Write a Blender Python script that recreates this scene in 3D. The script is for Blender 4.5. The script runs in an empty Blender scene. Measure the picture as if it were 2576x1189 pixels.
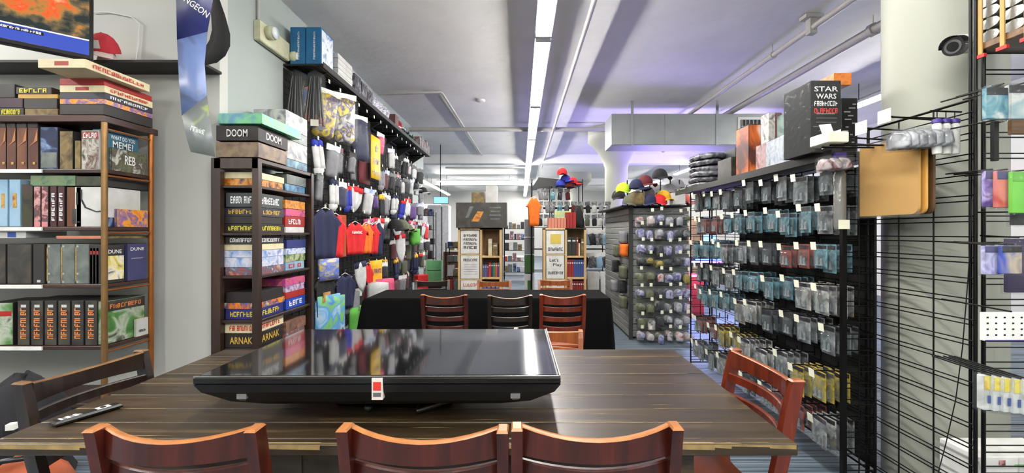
import bpy, math, random
from math import sin, cos, pi, radians
from mathutils import Vector, Matrix
random.seed(7)
C = bpy.context.scene.collection
# ---------- reading the photograph: camera at (0,0,1.4), looking along +Y ----------
F, VX, VY, HC = 1075.0, 1310.0, 585.0, 1.4
def PX(px, d): return (px - VX) / F * d
def PZ(py, d): return HC + (VY - py) / F * d
ORD = ['zeroth','first','second','third','fourth','fifth','sixth','seventh','eighth','ninth','tenth','eleventh','twelfth','thirteenth','fourteenth','fifteenth','sixteenth','seventeenth','eighteenth','nineteenth','twentieth','twenty-first','twenty-second','twenty-third','twenty-fourth','twenty-fifth','twenty-sixth','twenty-seventh','twenty-eighth','twenty-ninth']

# ---------- materials ----------
_m = {}
def lin(c): return tuple((x/12.92 if x <= .04045 else ((x+.055)/1.055)**2.4) for x in c)
def _new(key):
    m = bpy.data.materials.new(key); m.use_nodes = True
    return m, m.node_tree.nodes, m.node_tree.links, m.node_tree.nodes['Principled BSDF']
def mat(key, col=None, rough=.55, metal=0.0, var=.12, scale=9, bump=0, bscale=60, coat=0):
    """plain surface in an sRGB colour with a little procedural unevenness"""
    if key in _m: return _m[key]
    m, N, L, B = _new(key)
    c = lin(col)
    tc = N.new('ShaderNodeTexCoord'); no = N.new('ShaderNodeTexNoise'); no.inputs['Scale'].default_value = scale
    L.new(tc.outputs['Object'], no.inputs['Vector'])
    r = N.new('ShaderNodeValToRGB')
    r.color_ramp.elements[0].position = .3; r.color_ramp.elements[1].position = .7
    r.color_ramp.elements[0].color = (*[x*(1-var) for x in c], 1); r.color_ramp.elements[1].color = (*[min(1, x*(1+var)) for x in c], 1)
    L.new(no.outputs['Fac'], r.inputs['Fac']); L.new(r.outputs['Color'], B.inputs['Base Color'])
    B.inputs['Roughness'].default_value = rough; B.inputs['Metallic'].default_value = metal
    if coat: B.inputs['Coat Weight'].default_value = coat; B.inputs['Coat Roughness'].default_value = .08
    if bump:
        n2 = N.new('ShaderNodeTexNoise'); n2.inputs['Scale'].default_value = bscale; n2.inputs['Detail'].default_value = 4
        L.new(tc.outputs['Object'], n2.inputs['Vector'])
        bp = N.new('ShaderNodeBump'); bp.inputs['Strength'].default_value = bump; bp.inputs['Distance'].default_value = .01
        L.new(n2.outputs['Fac'], bp.inputs['Height']); L.new(bp.outputs['Normal'], B.inputs['Normal'])
    _m[key] = m; return m
def printed(key, cols, scale=14, rough=.35, stretch=(1,1,1)):
    """printed artwork: blotches of several sRGB colours"""
    if key in _m: return _m[key]
    m, N, L, B = _new(key)
    tc = N.new('ShaderNodeTexCoord'); mp = N.new('ShaderNodeMapping'); mp.inputs['Scale'].default_value = stretch
    oi = N.new('ShaderNodeObjectInfo'); ad = N.new('ShaderNodeVectorMath'); ad.operation = 'ADD'
    sc = N.new('ShaderNodeVectorMath'); sc.operation = 'SCALE'; sc.inputs['Scale'].default_value = 13.0
    cb = N.new('ShaderNodeCombineXYZ')
    L.new(oi.outputs['Random'], cb.inputs[0]); L.new(oi.outputs['Random'], cb.inputs[2]); L.new(cb.outputs[0], sc.inputs[0])
    L.new(tc.outputs['Object'], mp.inputs['Vector']); L.new(mp.outputs[0], ad.inputs[0]); L.new(sc.outputs[0], ad.inputs[1])
    no = N.new('ShaderNodeTexNoise'); no.inputs['Scale'].default_value = scale; no.inputs['Detail'].default_value = 3; no.inputs['Distortion'].default_value = .8
    L.new(ad.outputs[0], no.inputs['Vector'])
    r = N.new('ShaderNodeValToRGB'); r.color_ramp.interpolation = 'LINEAR'
    n = len(cols)
    for i, c in enumerate(cols):
        p = .3 + .4 * i / max(1, n-1)
        e = r.color_ramp.elements[i] if i < 2 else r.color_ramp.elements.new(p)
        e.position = p
        e.color = (*lin(c), 1)
    for i, c in enumerate(cols):
        r.color_ramp.elements[i].position = .3 + .4*i/max(1, n-1); r.color_ramp.elements[i].color = (*lin(c), 1)
    L.new(no.outputs['Fac'], r.inputs['Fac']); L.new(r.outputs['Color'], B.inputs['Base Color'])
    B.inputs['Roughness'].default_value = rough
    _m[key] = m; return m
def emit(key, col, strength):
    if key in _m: return _m[key]
    m, N, L, B = _new(key)
    B.inputs['Base Color'].default_value = (.02, .02, .02, 1)
    B.inputs['Emission Color'].default_value = (*lin(col), 1); B.inputs['Emission Strength'].default_value = strength
    _m[key] = m; return m
def plastic(key, tint=(.9,.93,.95), clear=.72, rough=.12):
    """thin clear film: part see-through, part glossy and milky"""
    if key in _m: return _m[key]
    m, N, L, B = _new(key)
    B.inputs['Base Color'].default_value = (*[x*.35 for x in lin(tint)], 1); B.inputs['Roughness'].default_value = rough
    B.inputs['Specular IOR Level'].default_value = .8
    t = N.new('ShaderNodeBsdfTransparent'); mx = N.new('ShaderNodeMixShader')
    mx.inputs[0].default_value = clear
    L.new(B.outputs[0], mx.inputs[1]); L.new(t.outputs[0], mx.inputs[2])
    no = N.new('ShaderNodeTexNoise'); no.inputs['Scale'].default_value = 38; tc = N.new('ShaderNodeTexCoord'); L.new(tc.outputs['Object'], no.inputs['Vector'])
    bp = N.new('ShaderNodeBump'); bp.inputs['Strength'].default_value = .5; bp.inputs['Distance'].default_value = .01
    L.new(no.outputs['Fac'], bp.inputs['Height']); L.new(bp.outputs[0], B.inputs['Normal'])
    L.new(mx.outputs[0], N['Material Output'].inputs[0])
    _m[key] = m; return m
def wood(key, c0, c1, c2, along=0, rough=.4, coat=.15, scale=1.0):
    if key in _m: return _m[key]
    m, N, L, B = _new(key)
    tc = N.new('ShaderNodeTexCoord'); mp = N.new('ShaderNodeMapping')
    s = [22*scale]*3; s[along] = 1.6*scale; mp.inputs['Scale'].default_value = s
    no = N.new('ShaderNodeTexNoise'); no.inputs['Scale'].default_value = 1.6; no.inputs['Detail'].default_value = 8; no.inputs['Roughness'].default_value = .62; no.inputs['Distortion'].default_value = .35
    L.new(tc.outputs['Object'], mp.inputs[0]); L.new(mp.outputs[0], no.inputs['Vector'])
    r = N.new('ShaderNodeValToRGB'); e = r.color_ramp.elements
    e[0].position = .32; e[0].color = (*lin(c0), 1); e[1].position = .56; e[1].color = (*lin(c1), 1)
    k = r.color_ramp.elements.new(.8); k.color = (*lin(c2), 1)
    L.new(no.outputs['Fac'], r.inputs['Fac']); L.new(r.outputs[0], B.inputs['Base Color'])
    bp = N.new('ShaderNodeBump'); bp.inputs['Strength'].default_value = .18; bp.inputs['Distance'].default_value = .004
    L.new(no.outputs['Fac'], bp.inputs['Height']); L.new(bp.outputs[0], B.inputs['Normal'])
    B.inputs['Roughness'].default_value = rough; B.inputs['Coat Weight'].default_value = coat; B.inputs['Coat Roughness'].default_value = .2
    _m[key] = m; return m

# ---------- mesh builder ----------
_tx = {}
def text_tris(s):
    if s in _tx: return _tx[s]
    cu = bpy.data.curves.new('t', 'FONT'); cu.body = s; cu.resolution_u = 2; cu.offset = .012
    o = bpy.data.objects.new('t', cu); C.objects.link(o)
    bpy.context.view_layer.update()
    me = o.to_mesh()
    vs = [(v.co.x, v.co.y) for v in me.vertices]; fs = [tuple(p.vertices) for p in me.polygons]
    o.to_mesh_clear(); bpy.data.objects.remove(o); bpy.data.curves.remove(cu)
    x0 = min(v[0] for v in vs); x1 = max(v[0] for v in vs); y0 = min(v[1] for v in vs); y1 = max(v[1] for v in vs)
    _tx[s] = ([((x-x0)/(x1-x0)-.5, (y-y0)/(y1-y0)-.5) for x, y in vs], fs); return _tx[s]
class MB:
    def __init__(s): s.v = []; s.f = []; s.mi = []; s.mats = []; s.sm = []
    def _k(s, m):
        if m not in s.mats: s.mats.append(m)
        return s.mats.index(m)
    def add(s, vs, fs, m, smooth=False):
        b = len(s.v); s.v += [tuple(v) for v in vs]; k = s._k(m)
        for f in fs: s.f.append(tuple(b+i for i in f)); s.mi.append(k); s.sm.append(smooth)
        return s
    def box(s, x0, x1, y0, y1, z0, z1, m):
        vs = [(x, y, z) for x in (x0, x1) for y in (y0, y1) for z in (z0, z1)]
        return s.add(vs, [(0,1,3,2), (4,6,7,5), (0,4,5,1), (2,3,7,6), (0,2,6,4), (1,5,7,3)], m)
    def hexa(s, vs, m):
        """8 corners: bottom ring then top ring"""
        return s.add(vs, [(3,2,1,0), (4,5,6,7), (0,1,5,4), (1,2,6,5), (2,3,7,6), (3,0,4,7)], m)
    def bbox(s, x0, x1, y0, y1, z0, z1, m, b=.004):
        """box with chamfered edges"""
        b = min(b, (x1-x0)*.4, (y1-y0)*.4, (z1-z0)*.4)
        def ring(i, z): return [(x0+i, y0+i, z), (x1-i, y0+i, z), (x1-i, y1-i, z), (x0+i, y1-i, z)]
        vs = ring(b, z0)+ring(0, z0+b)+ring(0, z1-b)+ring(b, z1)
        fs = [(3,2,1,0), (12,13,14,15)]
        for k in range(3):
            for i in range(4): j = (i+1) % 4; fs.append((4*k+i, 4*k+j, 4*k+4+j, 4*k+4+i))
        return s.add(vs, fs, m)
    def cyl(s, p0, p1, r, m, n=8, r1=None, caps=True, smooth=True):
        p0 = Vector(p0); p1 = Vector(p1); d = (p1-p0).normalized(); a = d.orthogonal().normalized(); b = d.cross(a); r1 = r if r1 is None else r1
        vs = []
        for p, q in ((p0, r), (p1, r1)):
            for i in range(n): t = 2*pi*i/n; vs.append(p+(a*cos(t)+b*sin(t))*q)
        fs = [(i, (i+1) % n, n+(i+1) % n, n+i) for i in range(n)]
        s.add(vs, fs, m, smooth)
        if caps: s.add(vs, [tuple(range(n-1, -1, -1)), tuple(range(n, 2*n))], m)
        return s
    def tube(s, pts, r, m, n=6, closed=False):
        pts = [Vector(p) for p in pts]; vs = []; k = len(pts); ref = None
        for i, p in enumerate(pts):
            a = pts[max(i-1, 0)] if not closed else pts[i-1]; b = pts[min(i+1, k-1)] if not closed else pts[(i+1) % k]
            d = (b-a).normalized(); ref = d.orthogonal() if ref is None else ref-d*ref.dot(d)
            ref = ref.normalized(); w = d.cross(ref); q = r[i] if isinstance(r, (list, tuple)) else r
            vs += [p+(ref*cos(2*pi*j/n)+w*sin(2*pi*j/n))*q for j in range(n)]
        fs = []
        for i in range(k if closed else k-1):
            for j in range(n): a = i*n; b = ((i+1) % k)*n; fs.append((a+j, a+(j+1) % n, b+(j+1) % n, b+j))
        s.add(vs, fs, m, True)
        if not closed: s.add(vs, [tuple(range(n-1, -1, -1)), tuple(range((k-1)*n, k*n))], m)
        return s
    def lathe(s, prof, m, n=20, c=(0,0,0), axis='z'):
        vs = []
        for r, h in prof:
            for i in range(n):
                t = 2*pi*i/n; q = (r*cos(t), r*sin(t), h)
                if axis == 'x': q = (h, q[0], q[1])
                if axis == 'y': q = (q[0], h, q[1])
                vs.append((c[0]+q[0], c[1]+q[1], c[2]+q[2]))
        k = len(prof); fs = [(a*n+i, a*n+(i+1) % n, (a+1)*n+(i+1) % n, (a+1)*n+i) for a in range(k-1) for i in range(n)]
        s.add(vs, fs, m, True); s.add(vs, [tuple(range(n-1, -1, -1)), tuple(range((k-1)*n, k*n))], m); return s
    def loft(s, A, B, th, m, off=(0,1,0)):
        """a strip between two edge polylines, given thickness along off"""
        off = Vector(off)*th; n = len(A)
        vs = [Vector(p) for p in A]+[Vector(p) for p in B]+[Vector(p)+off for p in A]+[Vector(p)+off for p in B]; fs = []
        for i in range(n-1):
            fs += [(i, i+1, n+i+1, n+i), (2*n+i, 3*n+i, 3*n+i+1, 2*n+i+1), (i, 2*n+i, 2*n+i+1, i+1), (n+i, n+i+1, 3*n+i+1, 3*n+i)]
        fs += [(0, n, 3*n, 2*n), (n-1, 3*n-1, 4*n-1, 2*n-1)]
        return s.add(vs, fs, m, True)
    def cols(s, C_, th, m, wav=.0, nz=6, ph=0, bulge=0):
        """hanging soft sheet in XZ, columns (x, zbot, ztop); thickness th in Y with folds"""
        n = len(C_); vs = []
        for side in (-1, 1):
            for i, (x, a, b) in enumerate(C_):
                for j in range(nz+1):
                    t = j/nz; z = a+(b-a)*t
                    e = bulge*sin(pi*min(1, max(0, t)))*sin(pi*i/(n-1)) if n > 1 else 0
                    y = wav*sin(ph+i*1.9+t*1.3)*(1-.6*t)+side*(th/2+e*.5)
                    vs.append((x, y, z))
        q = nz+1; h = n*q; fs = []
        for i in range(n-1):
            for j in range(nz):
                a = i*q+j; b = (i+1)*q+j
                fs += [(a, b, b+1, a+1), (h+a, h+a+1, h+b+1, h+b)]
        for j in range(nz): fs += [(j, j+1, h+j+1, h+j), ((n-1)*q+j, h+(n-1)*q+j, h+(n-1)*q+j+1, (n-1)*q+j+1)]
        for i in range(n-1): fs += [(i*q, h+i*q, h+(i+1)*q, (i+1)*q), (i*q+nz, (i+1)*q+nz, h+(i+1)*q+nz, h+i*q+nz)]
        return s.add(vs, fs, m, True)
    def marks(s, n, c, r, u, w, h, m, eps):
        """illegible small lettering: n irregular glyph shapes"""
        nrm = r.cross(u); rnd = random.Random(n*31+int(w*9999)); q = w/n
        def bar(x0, x1, y0, y1): s.add([c+r*x+u*y+nrm*eps for x, y in ((x0,y0), (x1,y0), (x1,y1), (x0,y1))], [(0,1,2,3)], m)
        for i in range(n):
            a = -w/2+i*q; b = a+q*.8; k = q*.24; t = h*.2
            bar(a, a+k, -h/2, h/2*rnd.choice((1, 1, .7)))
            if rnd.random() < .7: bar(a+k, b, h/2-t, h/2)
            if rnd.random() < .55: bar(a+k, b-k*.5, -t/2, t/2)
            if rnd.random() < .5: bar(b-k, b, -h/2, h/2-t)
            if rnd.random() < .45: bar(a+k, b, -h/2, -h/2+t)
        return s
    def text(s, t, c, right, up, w, h, m, eps=.002, th=0):
        if t[0] == '~': return s.marks(int(t[1:]), Vector(c), Vector(right).normalized(), Vector(up).normalized(), w, h, m, eps)
        vs, fs = text_tris(t); c = Vector(c); r = Vector(right).normalized(); u = Vector(up).normalized(); nrm = r.cross(u)
        return s.add([c+r*(x*w)+u*(y*h)+nrm*eps for x, y in vs], fs, m)
    def patch(s, c, right, up, w, h, m, eps=.001):
        c = Vector(c); r = Vector(right).normalized()*w/2; u = Vector(up).normalized()*h/2; nr = r.cross(u).normalized()*eps; c = c+nr
        return s.add([c-r-u, c+r-u, c+r+u, c-r+u], [(0,1,2,3)], m)
    def xf(s, M):
        s.v = [tuple(M @ Vector(v)) for v in s.v]; return s
    def build(s, name, parent=None, loc=None, rz=0, rot=None, **kw):
        me = bpy.data.meshes.new(name); me.from_pydata(s.v, [], s.f)
        for m in s.mats: me.materials.append(m)
        me.polygons.foreach_set('material_index', s.mi); me.polygons.foreach_set('use_smooth', s.sm); me.update()
        o = bpy.data.objects.new(name, me); C.objects.link(o)
        if parent: o.parent = parent
        if loc is not None: o.location = loc
        o.rotation_euler = rot if rot else (0, 0, rz)
        for k, v in kw.items(): o[k] = v
        return o
def tag(o, label, cat=None, group=None):
    o['label'] = label
    if cat: o['category'] = cat
    if group: o['group'] = group
    return o
def thing(name, label, cat, loc=(0,0,0), rz=0, group=None):
    o = bpy.data.objects.new(name, None); C.objects.link(o); o.location = loc; o.rotation_euler = (0, 0, rz)
    return tag(o, label, cat, group)
def struct(mb, name, label=None):
    o = mb.build(name); o['kind'] = 'structure'
    if label: o['label'] = label
    return o
def dup(root, loc, rz=0, label=None, group=None, scale=None):
    r = root.copy(); C.objects.link(r); r.location = loc; r.rotation_euler = (0, 0, rz)
    if label: r['label'] = label
    if group: r['group'] = group
    if scale: r.scale = scale
    for ch in root.children:
        c = ch.copy(); C.objects.link(c); c.parent = r
        for g in ch.children:
            d = g.copy(); C.objects.link(d); d.parent = c
    return r

# ---------- shared materials ----------
WHT = mat('white_print', (.9,.9,.88)); BLK = mat('black_plastic', (.045,.045,.05), rough=.35); MBL = mat('black_metal', (.05,.045,.045), rough=.4, metal=.6)
GLS = plastic('clear_film', clear=.9); GLB = plastic('clear_blister', (.8,.88,.9), .74, .1)
TAG = mat('price_card', (.93,.93,.84), rough=.5, var=.04)
def text_m(c): return mat('ink_%d_%d_%d' % tuple(int(x*99) for x in c), c, var=.03)
GOLD, WTX, RTX, OTX, YTX, BTX = (.8,.65,.25), (.92,.92,.92), (.75,.12,.1), (.85,.5,.25), (.85,.8,.2), (.05,.05,.05)

# ---------- the setting ----------
def plaster(key, c, bump, sc=14, rough=.75, big=0):
    return mat(key, c, rough=rough, var=.05, scale=1.3, bump=bump, bscale=sc)
m_ceil = plaster('painted_concrete', (.94,.94,.93), .55, 7, .6)
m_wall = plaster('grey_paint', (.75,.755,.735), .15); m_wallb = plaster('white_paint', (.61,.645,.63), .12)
ZC = 3.87
def carpet():
    m, N, L, B = _new('striped_carpet')
    tc = N.new('ShaderNodeTexCoord'); mp = N.new('ShaderNodeMapping'); mp.inputs['Scale'].default_value = (.35, 22, 1)
    no = N.new('ShaderNodeTexNoise'); no.inputs['Scale'].default_value = 2.2; no.inputs['Detail'].default_value = 3
    L.new(tc.outputs['Object'], mp.inputs[0]); L.new(mp.outputs[0], no.inputs['Vector'])
    r = N.new('ShaderNodeValToRGB'); e = r.color_ramp.elements
    e[0].position = .4; e[0].color = (*lin((.2,.24,.27)), 1); e[1].position = .62; e[1].color = (*lin((.42,.47,.52)), 1)
    L.new(no.outputs['Fac'], r.inputs[0]); L.new(r.outputs[0], B.inputs['Base Color']); B.inputs['Roughness'].default_value = .6
    return m
XL, XR, YB, YF = -7.0, 8.0, -3.2, 25.5
struct(MB().box(XL, XR, YB, YF, -.1, 0, carpet()), 'floor')
struct(MB().box(XL, XR, YB, YF, ZC, ZC+.15, m_ceil), 'ceiling')
m_far = plaster('far_wall_paint', (.74,.74,.73), .05)
struct(MB().box(XL, XR, YF, YF+.2, 0, ZC, m_far), 'wall_back')
struct(MB().box(XL-.2, XL, YB, YF, 0, ZC, m_far), 'wall_left_far')
struct(MB().box(XR, XR+.2, YB, YF, 0, ZC, m_far), 'wall_right')
struct(MB().box(XL, XR, YB-.2, YB, 0, ZC, m_wall), 'wall_behind')
# the block whose front is the grey wall and whose side carries the sports goods
struct(MB().box(XL, -2.55, 3.62, 3.72, 0, ZC, m_wall), 'wall_left_front')
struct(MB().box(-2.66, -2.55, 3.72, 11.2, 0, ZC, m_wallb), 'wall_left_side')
# round columns with flared capitals
def column(x, y, r, name):
    z0 = 2.95
    pr = [(r, 0), (r, z0), (r*1.15, z0+.15), (r*1.55, z0+.35), (r*2.1, z0+.55), (r*2.5, z0+.62), (r*2.5, ZC)]
    struct(MB().lathe(pr, mat('column_paint', (.62,.63,.585), rough=.5, var=.03, scale=2, bump=.05, bscale=20), n=48, c=(x, y, 0)), name)
column(2.37, 2.41, .26, 'column_1')
column(2.3, 10.3, .27, 'column_2')
column(2.3, 18.0, .27, 'column_3')
# ceiling beams far down the shop
for i, y in enumerate((13.5, 19.5)):
    struct(MB().box(XL, XR, y, y+.35, ZC-.28, ZC, m_ceil), 'beam_%d' % (i+1))

# ---------- lights ----------
tube_m = emit('lit_tube', (1, .985, .96), 135); hous_m = mat('white_housing', (.85,.86,.86), rough=.3, var=.02)
def strip_light(x, y0, y1, z, label, two=False, along='y', group='ceiling strip lights', power=None):
    t = thing('strip_light', label, 'ceiling light', (x, y0, z), 0 if along == 'y' else -pi/2, group)
    Ln = y1-y0 if along == 'y' else y1
    hb = MB(); hb.add([(-.09,0,.02), (-.05,0,.08), (.05,0,.08), (.09,0,.02), (-.09,Ln,.02), (-.05,Ln,.08), (.05,Ln,.08), (.09,Ln,.02)],
                      [(0,1,5,4), (1,2,6,5), (2,3,7,6), (3,0,4,7), (0,3,2,1), (4,5,6,7)], hous_m)
    hb.build('housing', t)
    for s in (-1, 1):
        MB().cyl((s*.045, .03, 0), (s*.045, Ln-.03, 0), .018, tube_m, n=8).build('tube', t)
    for yy in (0, Ln-.03): MB().box(-.085, .085, yy, yy+.03, -.02, .03, hous_m).build('end_cap', t)
    h = MB()
    for yy in (.4, Ln-.4): h.cyl((0, yy, .08), (0, yy, ZC-z), .006, MBL, n=5)
    h.build('hanger', t)
    la = bpy.data.lights.new('tube_glow', 'AREA'); la.shape = 'RECTANGLE'; la.size = .16; la.size_y = Ln-.1
    la.energy = (power or 4)*Ln; la.color = (1, .985, .96)
    lo = bpy.data.objects.new('tube_glow', la); C.objects.link(lo); lo.parent = t; lo.location = (0, Ln/2, -.045)
    return t
for k, y in enumerate((-2.9, -.35, 2.2, 4.75, 7.3, 9.85, 12.4, 14.95, 17.5, 20.05, 22.6)):
    wh = ['behind the camera position', 'over the near end of the wooden table', 'just beyond the wooden table', 'above the black covered table', 'above the pine display racks'][min(k, 4)] if k < 5 else ORD[k-4]+' beyond the pine racks'
    strip_light(.25, y, y+2.48, 3.55, 'white fluorescent strip of the central run, '+wh)
for k, y in enumerate((16.2, 18.75, 21.3)):
    strip_light(-4.0, y, y+2.48, 3.5, 'fluorescent strip at the far left of the shop, %s of three' % ORD[k+1], group='far left strip lights')
for k, y in enumerate((-.5, 5, 9, 13, 17, 21)):
    strip_light(5.6, y, y+2.48, 3.5, 'fluorescent strip over the right aisle, %s counted from the front' % ORD[k+1], group='right aisle strip lights')
for k, y in enumerate((-1.8, 1.0)):
    strip_light(-4.9, y, y+2.0, 3.55, 'fluorescent strip near the left wall, %s counted from the front' % ORD[k+1], group='left wall strip lights', power=12)
for k, x in enumerate((-2.6, 2.9)):  # unseen strips added to light the grey wall and columns from the front
    strip_light(x, -3.1, -.6, 3.5, 'unseen fluorescent strip added as fill behind the camera position, %s aisle' % ['left','right'][k], group='added fill strips behind the camera', power=24)
strip_light(-3.6, 18.4, 3.5, 3.6, 'fluorescent strip running crosswise at the far end', along='x')

# ---------- ceiling pipes, conduit ----------
pip = mat('pipe_paint', (.68,.67,.65), rough=.4, var=.04)
def pipe(label, pts, r, name='ceiling_pipe', hang=()):
    t = thing(name, label, 'pipe', pts[0], 0, 'ceiling pipes')
    p0 = Vector(pts[0]); MB().tube([Vector(p)-p0 for p in pts], r, pip, n=8).build('pipe_run', t)
    for h in hang:
        q = Vector(h)-p0; MB().cyl(q, (q.x, q.y, ZC-p0.z), .006, pip, n=5).cyl(q+Vector((0,-.03,0)), q+Vector((0,.03,0)), r*1.35, pip).build('hanger', t)
    return t
pipe('thin sprinkler pipe running lengthwise just right of the central lights', [(.73,.5,3.7), (.73,15,3.7)], .028, hang=[(.73,3.1,3.7), (.73,9.4,3.7)])
pipe('slim pipe with a pipe box running lengthwise, left of the thick right pipe', [(3.3,.5,3.72), (3.3,12,3.72)], .035, hang=[(3.3,5.6,3.72)])
pipe('thickest ceiling pipe running lengthwise above the game packs', [(4.0,1.5,3.7), (4.0,12,3.7)], .055, hang=[(4.0,4.85,3.7)])
pipe('crosswise pipe above the black shelf far end', [(-2.5,9.6,3.72), (3.0,9.6,3.72)], .05)
pipe('crosswise thin conduit beyond the black shelf', [(-2.5,14.2,3.56), (.2,14.2,3.56)], .03)
pipe('conduit from the left shelf that bends and runs diagonally', [(-2.5,7.5,3.83), (-1.38,7.4,3.83), (-1.36,7.5,3.83), (-1.22,13.4,3.83)], .022, name='conduit')
pipe('thin pipe high on the right behind the round column', [(6.0,4.0,3.75), (6.0,14,3.75)], .03)
mb = MB().box(-.04, .04, -.04, .04, 0, .2, pip).box(-.1,.1,-.06,.06,.17,.21,pip)
tag(mb.build('pipe_bracket', loc=(3.3, 4.85+.0, 3.65)), 'pipe bracket holding the slim right pipe to the ceiling', 'bracket')
tag(MB().lathe([(.0,0), (.06,.002), (.09,.02), (.09,.04)], hous_m, n=20).build('smoke_detector', loc=(-.75, 7.95, ZC-.041)), 'round white detector on the ceiling left of the central lights', 'detector')

# ---------- air duct ----------
duc = mat('galvanised_duct', (.6,.62,.62), rough=.42, metal=.3, var=.08, scale=3)
t = thing('air_duct', 'long rectangular grey air duct hanging below the ceiling', 'air duct', (1.7, 8, 3.04))
MB().bbox(0, 3.9, 0, .62, 0, .59, duc, .01).build('duct_body', t)
g = MB().box(2.36, 3.1, -.015, 0, .07, .52, hous_m).box(2.41, 3.05, -.02, -.012, .12, .47, mat('grille_dark', (.12,.12,.13)))
for i in range(9): g.box(2.42+i*.07, 2.43+i*.07, -.035, -.018, .12, .47, pip)
for i in range(2): g.box(2.41, 3.05, -.03, -.018, .22+i*.12, .23+i*.12, pip)
g.build('vent_grille', t)
for x in (.36, 1.95):
    MB().box(x, x+.05, -.012, 0, 0, .83, duc).build('hanger_strap', t)
MB().box(1.0, 1.03, -.01, 0, .02, .57, duc).build('seam_strip', t)

# ---------- camera ----------
cd = bpy.data.cameras.new('camera'); co = bpy.data.objects.new('camera', cd); C.objects.link(co)
co.location = (0, 0, HC); co.rotation_euler = (pi/2, 0, 0)
cd.sensor_width = 36; cd.lens = 36*F/2576; cd.shift_x = -(VX-1288)/2576; cd.shift_y = -(594.5-VY)/2576
cd.clip_start = .05; cd.clip_end = 80
sc = bpy.context.scene; sc.camera = co
sc.view_settings.view_transform = 'Standard'; sc.view_settings.look = 'None'; sc.view_settings.gamma = 1; sc.view_settings.exposure = -.05
w = bpy.data.worlds.new('world'); sc.world = w; w.use_nodes = True
w.node_tree.nodes['Background'].inputs[0].default_value = (.8, .85, .9, 1); w.node_tree.nodes['Background'].inputs[1].default_value = .3
sc.cycles.max_bounces = 7; sc.cycles.diffuse_bounces = 4; sc.cycles.glossy_bounces = 3; sc.cycles.transmission_bounces = 3
sc.cycles.transparent_max_bounces = 20; sc.cycles.caustics_reflective = False; sc.cycles.caustics_refractive = False
sc.cycles.use_denoising = True; sc.cycles.sample_clamp_indirect = 4
def colour_light(name, loc, rot, size, col, e):
    la = bpy.data.lights.new(name, 'AREA'); la.size = size; la.energy = e; la.color = col
    o = bpy.data.objects.new(name, la); C.objects.link(o); o.location = loc; o.rotation_euler = rot
# ================= big wooden table =================
T_X0, T_X1, T_Y0, T_Y1, T_Z = -1.65, .853, 1.315, 2.385, .75
tw = wood('table_wood', (.10,.075,.045), (.21,.165,.105), (.40,.32,.21), 0, .36, .1, .55)
worn = mat('worn_gold_edge', (.55,.46,.29), rough=.5, var=.3, scale=25)
tb = thing('wooden_table', 'large dark plank table with worn pale seams in the foreground', 'table', ((T_X0+T_X1)/2, (T_Y0+T_Y1)/2, 0))
def tl(x, y): return x-(T_X0+T_X1)/2, y-(T_Y0+T_Y1)/2
hx, hy = (T_X1-T_X0)/2, (T_Y1-T_Y0)/2
top = MB()
ys = [-hy, -hy+.035, -hy+.15, -hy+.265, -hy+.40, -hy+.53, -hy+.66, -hy+.79, -hy+.93, hy]
for a, b in zip(ys, ys[1:]):
    top.bbox(-hx, hx, a+.0015, b-.0015, T_Z-.038, T_Z, tw, .003)
random.seed(3)
for y in ys[1:-1]:      # worn light seams, broken and uneven
    x = -hx+.01
    while x < hx-.02:
        l = random.uniform(.08, .6); wd = random.choice((.0006, .0012, .002))
        x1 = min(x+l, hx-.01)
        top.add([(x, y-wd, T_Z+.0006), (x1, y-wd*.6, T_Z+.0006), (x1, y+wd*.6, T_Z+.0006), (x, y+wd, T_Z+.0006)], [(0,1,2,3)], worn); x = x1+random.choice((0, .01, .1, .3))
for k in range(26):     # worn patches within the boards
    x = random.uniform(0, hx-.3) if k % 3 else random.uniform(-hx, hx-.3); y = random.uniform(-hy+.05, hy-.02); l = random.uniform(.04, .22)
    top.add([(x, y, T_Z+.0006), (x+l*.5, y-.0016, T_Z+.0006), (x+l, y, T_Z+.0006), (x+l*.5, y+.0016, T_Z+.0006)], [(0,1,2,3)], worn)
x = -hx+.004
while x < hx-.01:        # battered front edge
    l = random.uniform(.05, .3); x1 = min(x+l, hx-.004); h = random.uniform(.006, .02)
    top.add([(x, -hy+.0008, T_Z-.003), (x1, -hy+.0008, T_Z-.003), (x1, -hy+.0008, T_Z-h), (x, -hy+.0008, T_Z-h*.8)], [(3,2,1,0)], worn); x = x1
    top.add([(x-l, -hy+.0035, T_Z+.0007), (x, -hy+.0035, T_Z+.0007), (x, -hy+.003+random.uniform(.002,.007), T_Z+.0007), (x-l, -hy+.003+random.uniform(.002,.007), T_Z+.0007)], [(0,1,2,3)], worn)
top.build('table_top', tb)
bolt_m = mat('bright_bolt', (.75,.75,.72), rough=.25, metal=.9)
for s in (-1, 1):
    a = MB().bbox(s*(hx-.38)-.05, s*(hx-.38)+.05, -hy+.06, hy-.06, T_Z-.13, T_Z-.04, tw)
    a.build('cross_rail', tb)
ap = MB().bbox(-hx+.28, -hx+.95, -hy+.05, -hy+.08, T_Z-.15, T_Z-.04, tw).bbox(hx-1.0, hx-.3, -hy+.05, -hy+.08, T_Z-.16, T_Z-.04, tw)
ap.bbox(-hx+.95, hx-1.0, -hy+.055, -hy+.075, T_Z-.15, T_Z-.04, tw); apo = ap.build('apron', tb)
for x in (-hx+.33, hx-.36):
    MB().cyl((x, -hy+.05, T_Z-.083), (x, -hy+.035, T_Z-.083), .011, bolt_m, n=6).build('bolt', apo)
for sx in (-1, 1):
    for sy in (-1, 1):
        MB().bbox(sx*(hx-.38)-.045, sx*(hx-.38)+.045, sy*(hy-.08)-.04, sy*(hy-.08)+.04, 0, T_Z-.13, tw).build('leg', tb)

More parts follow.
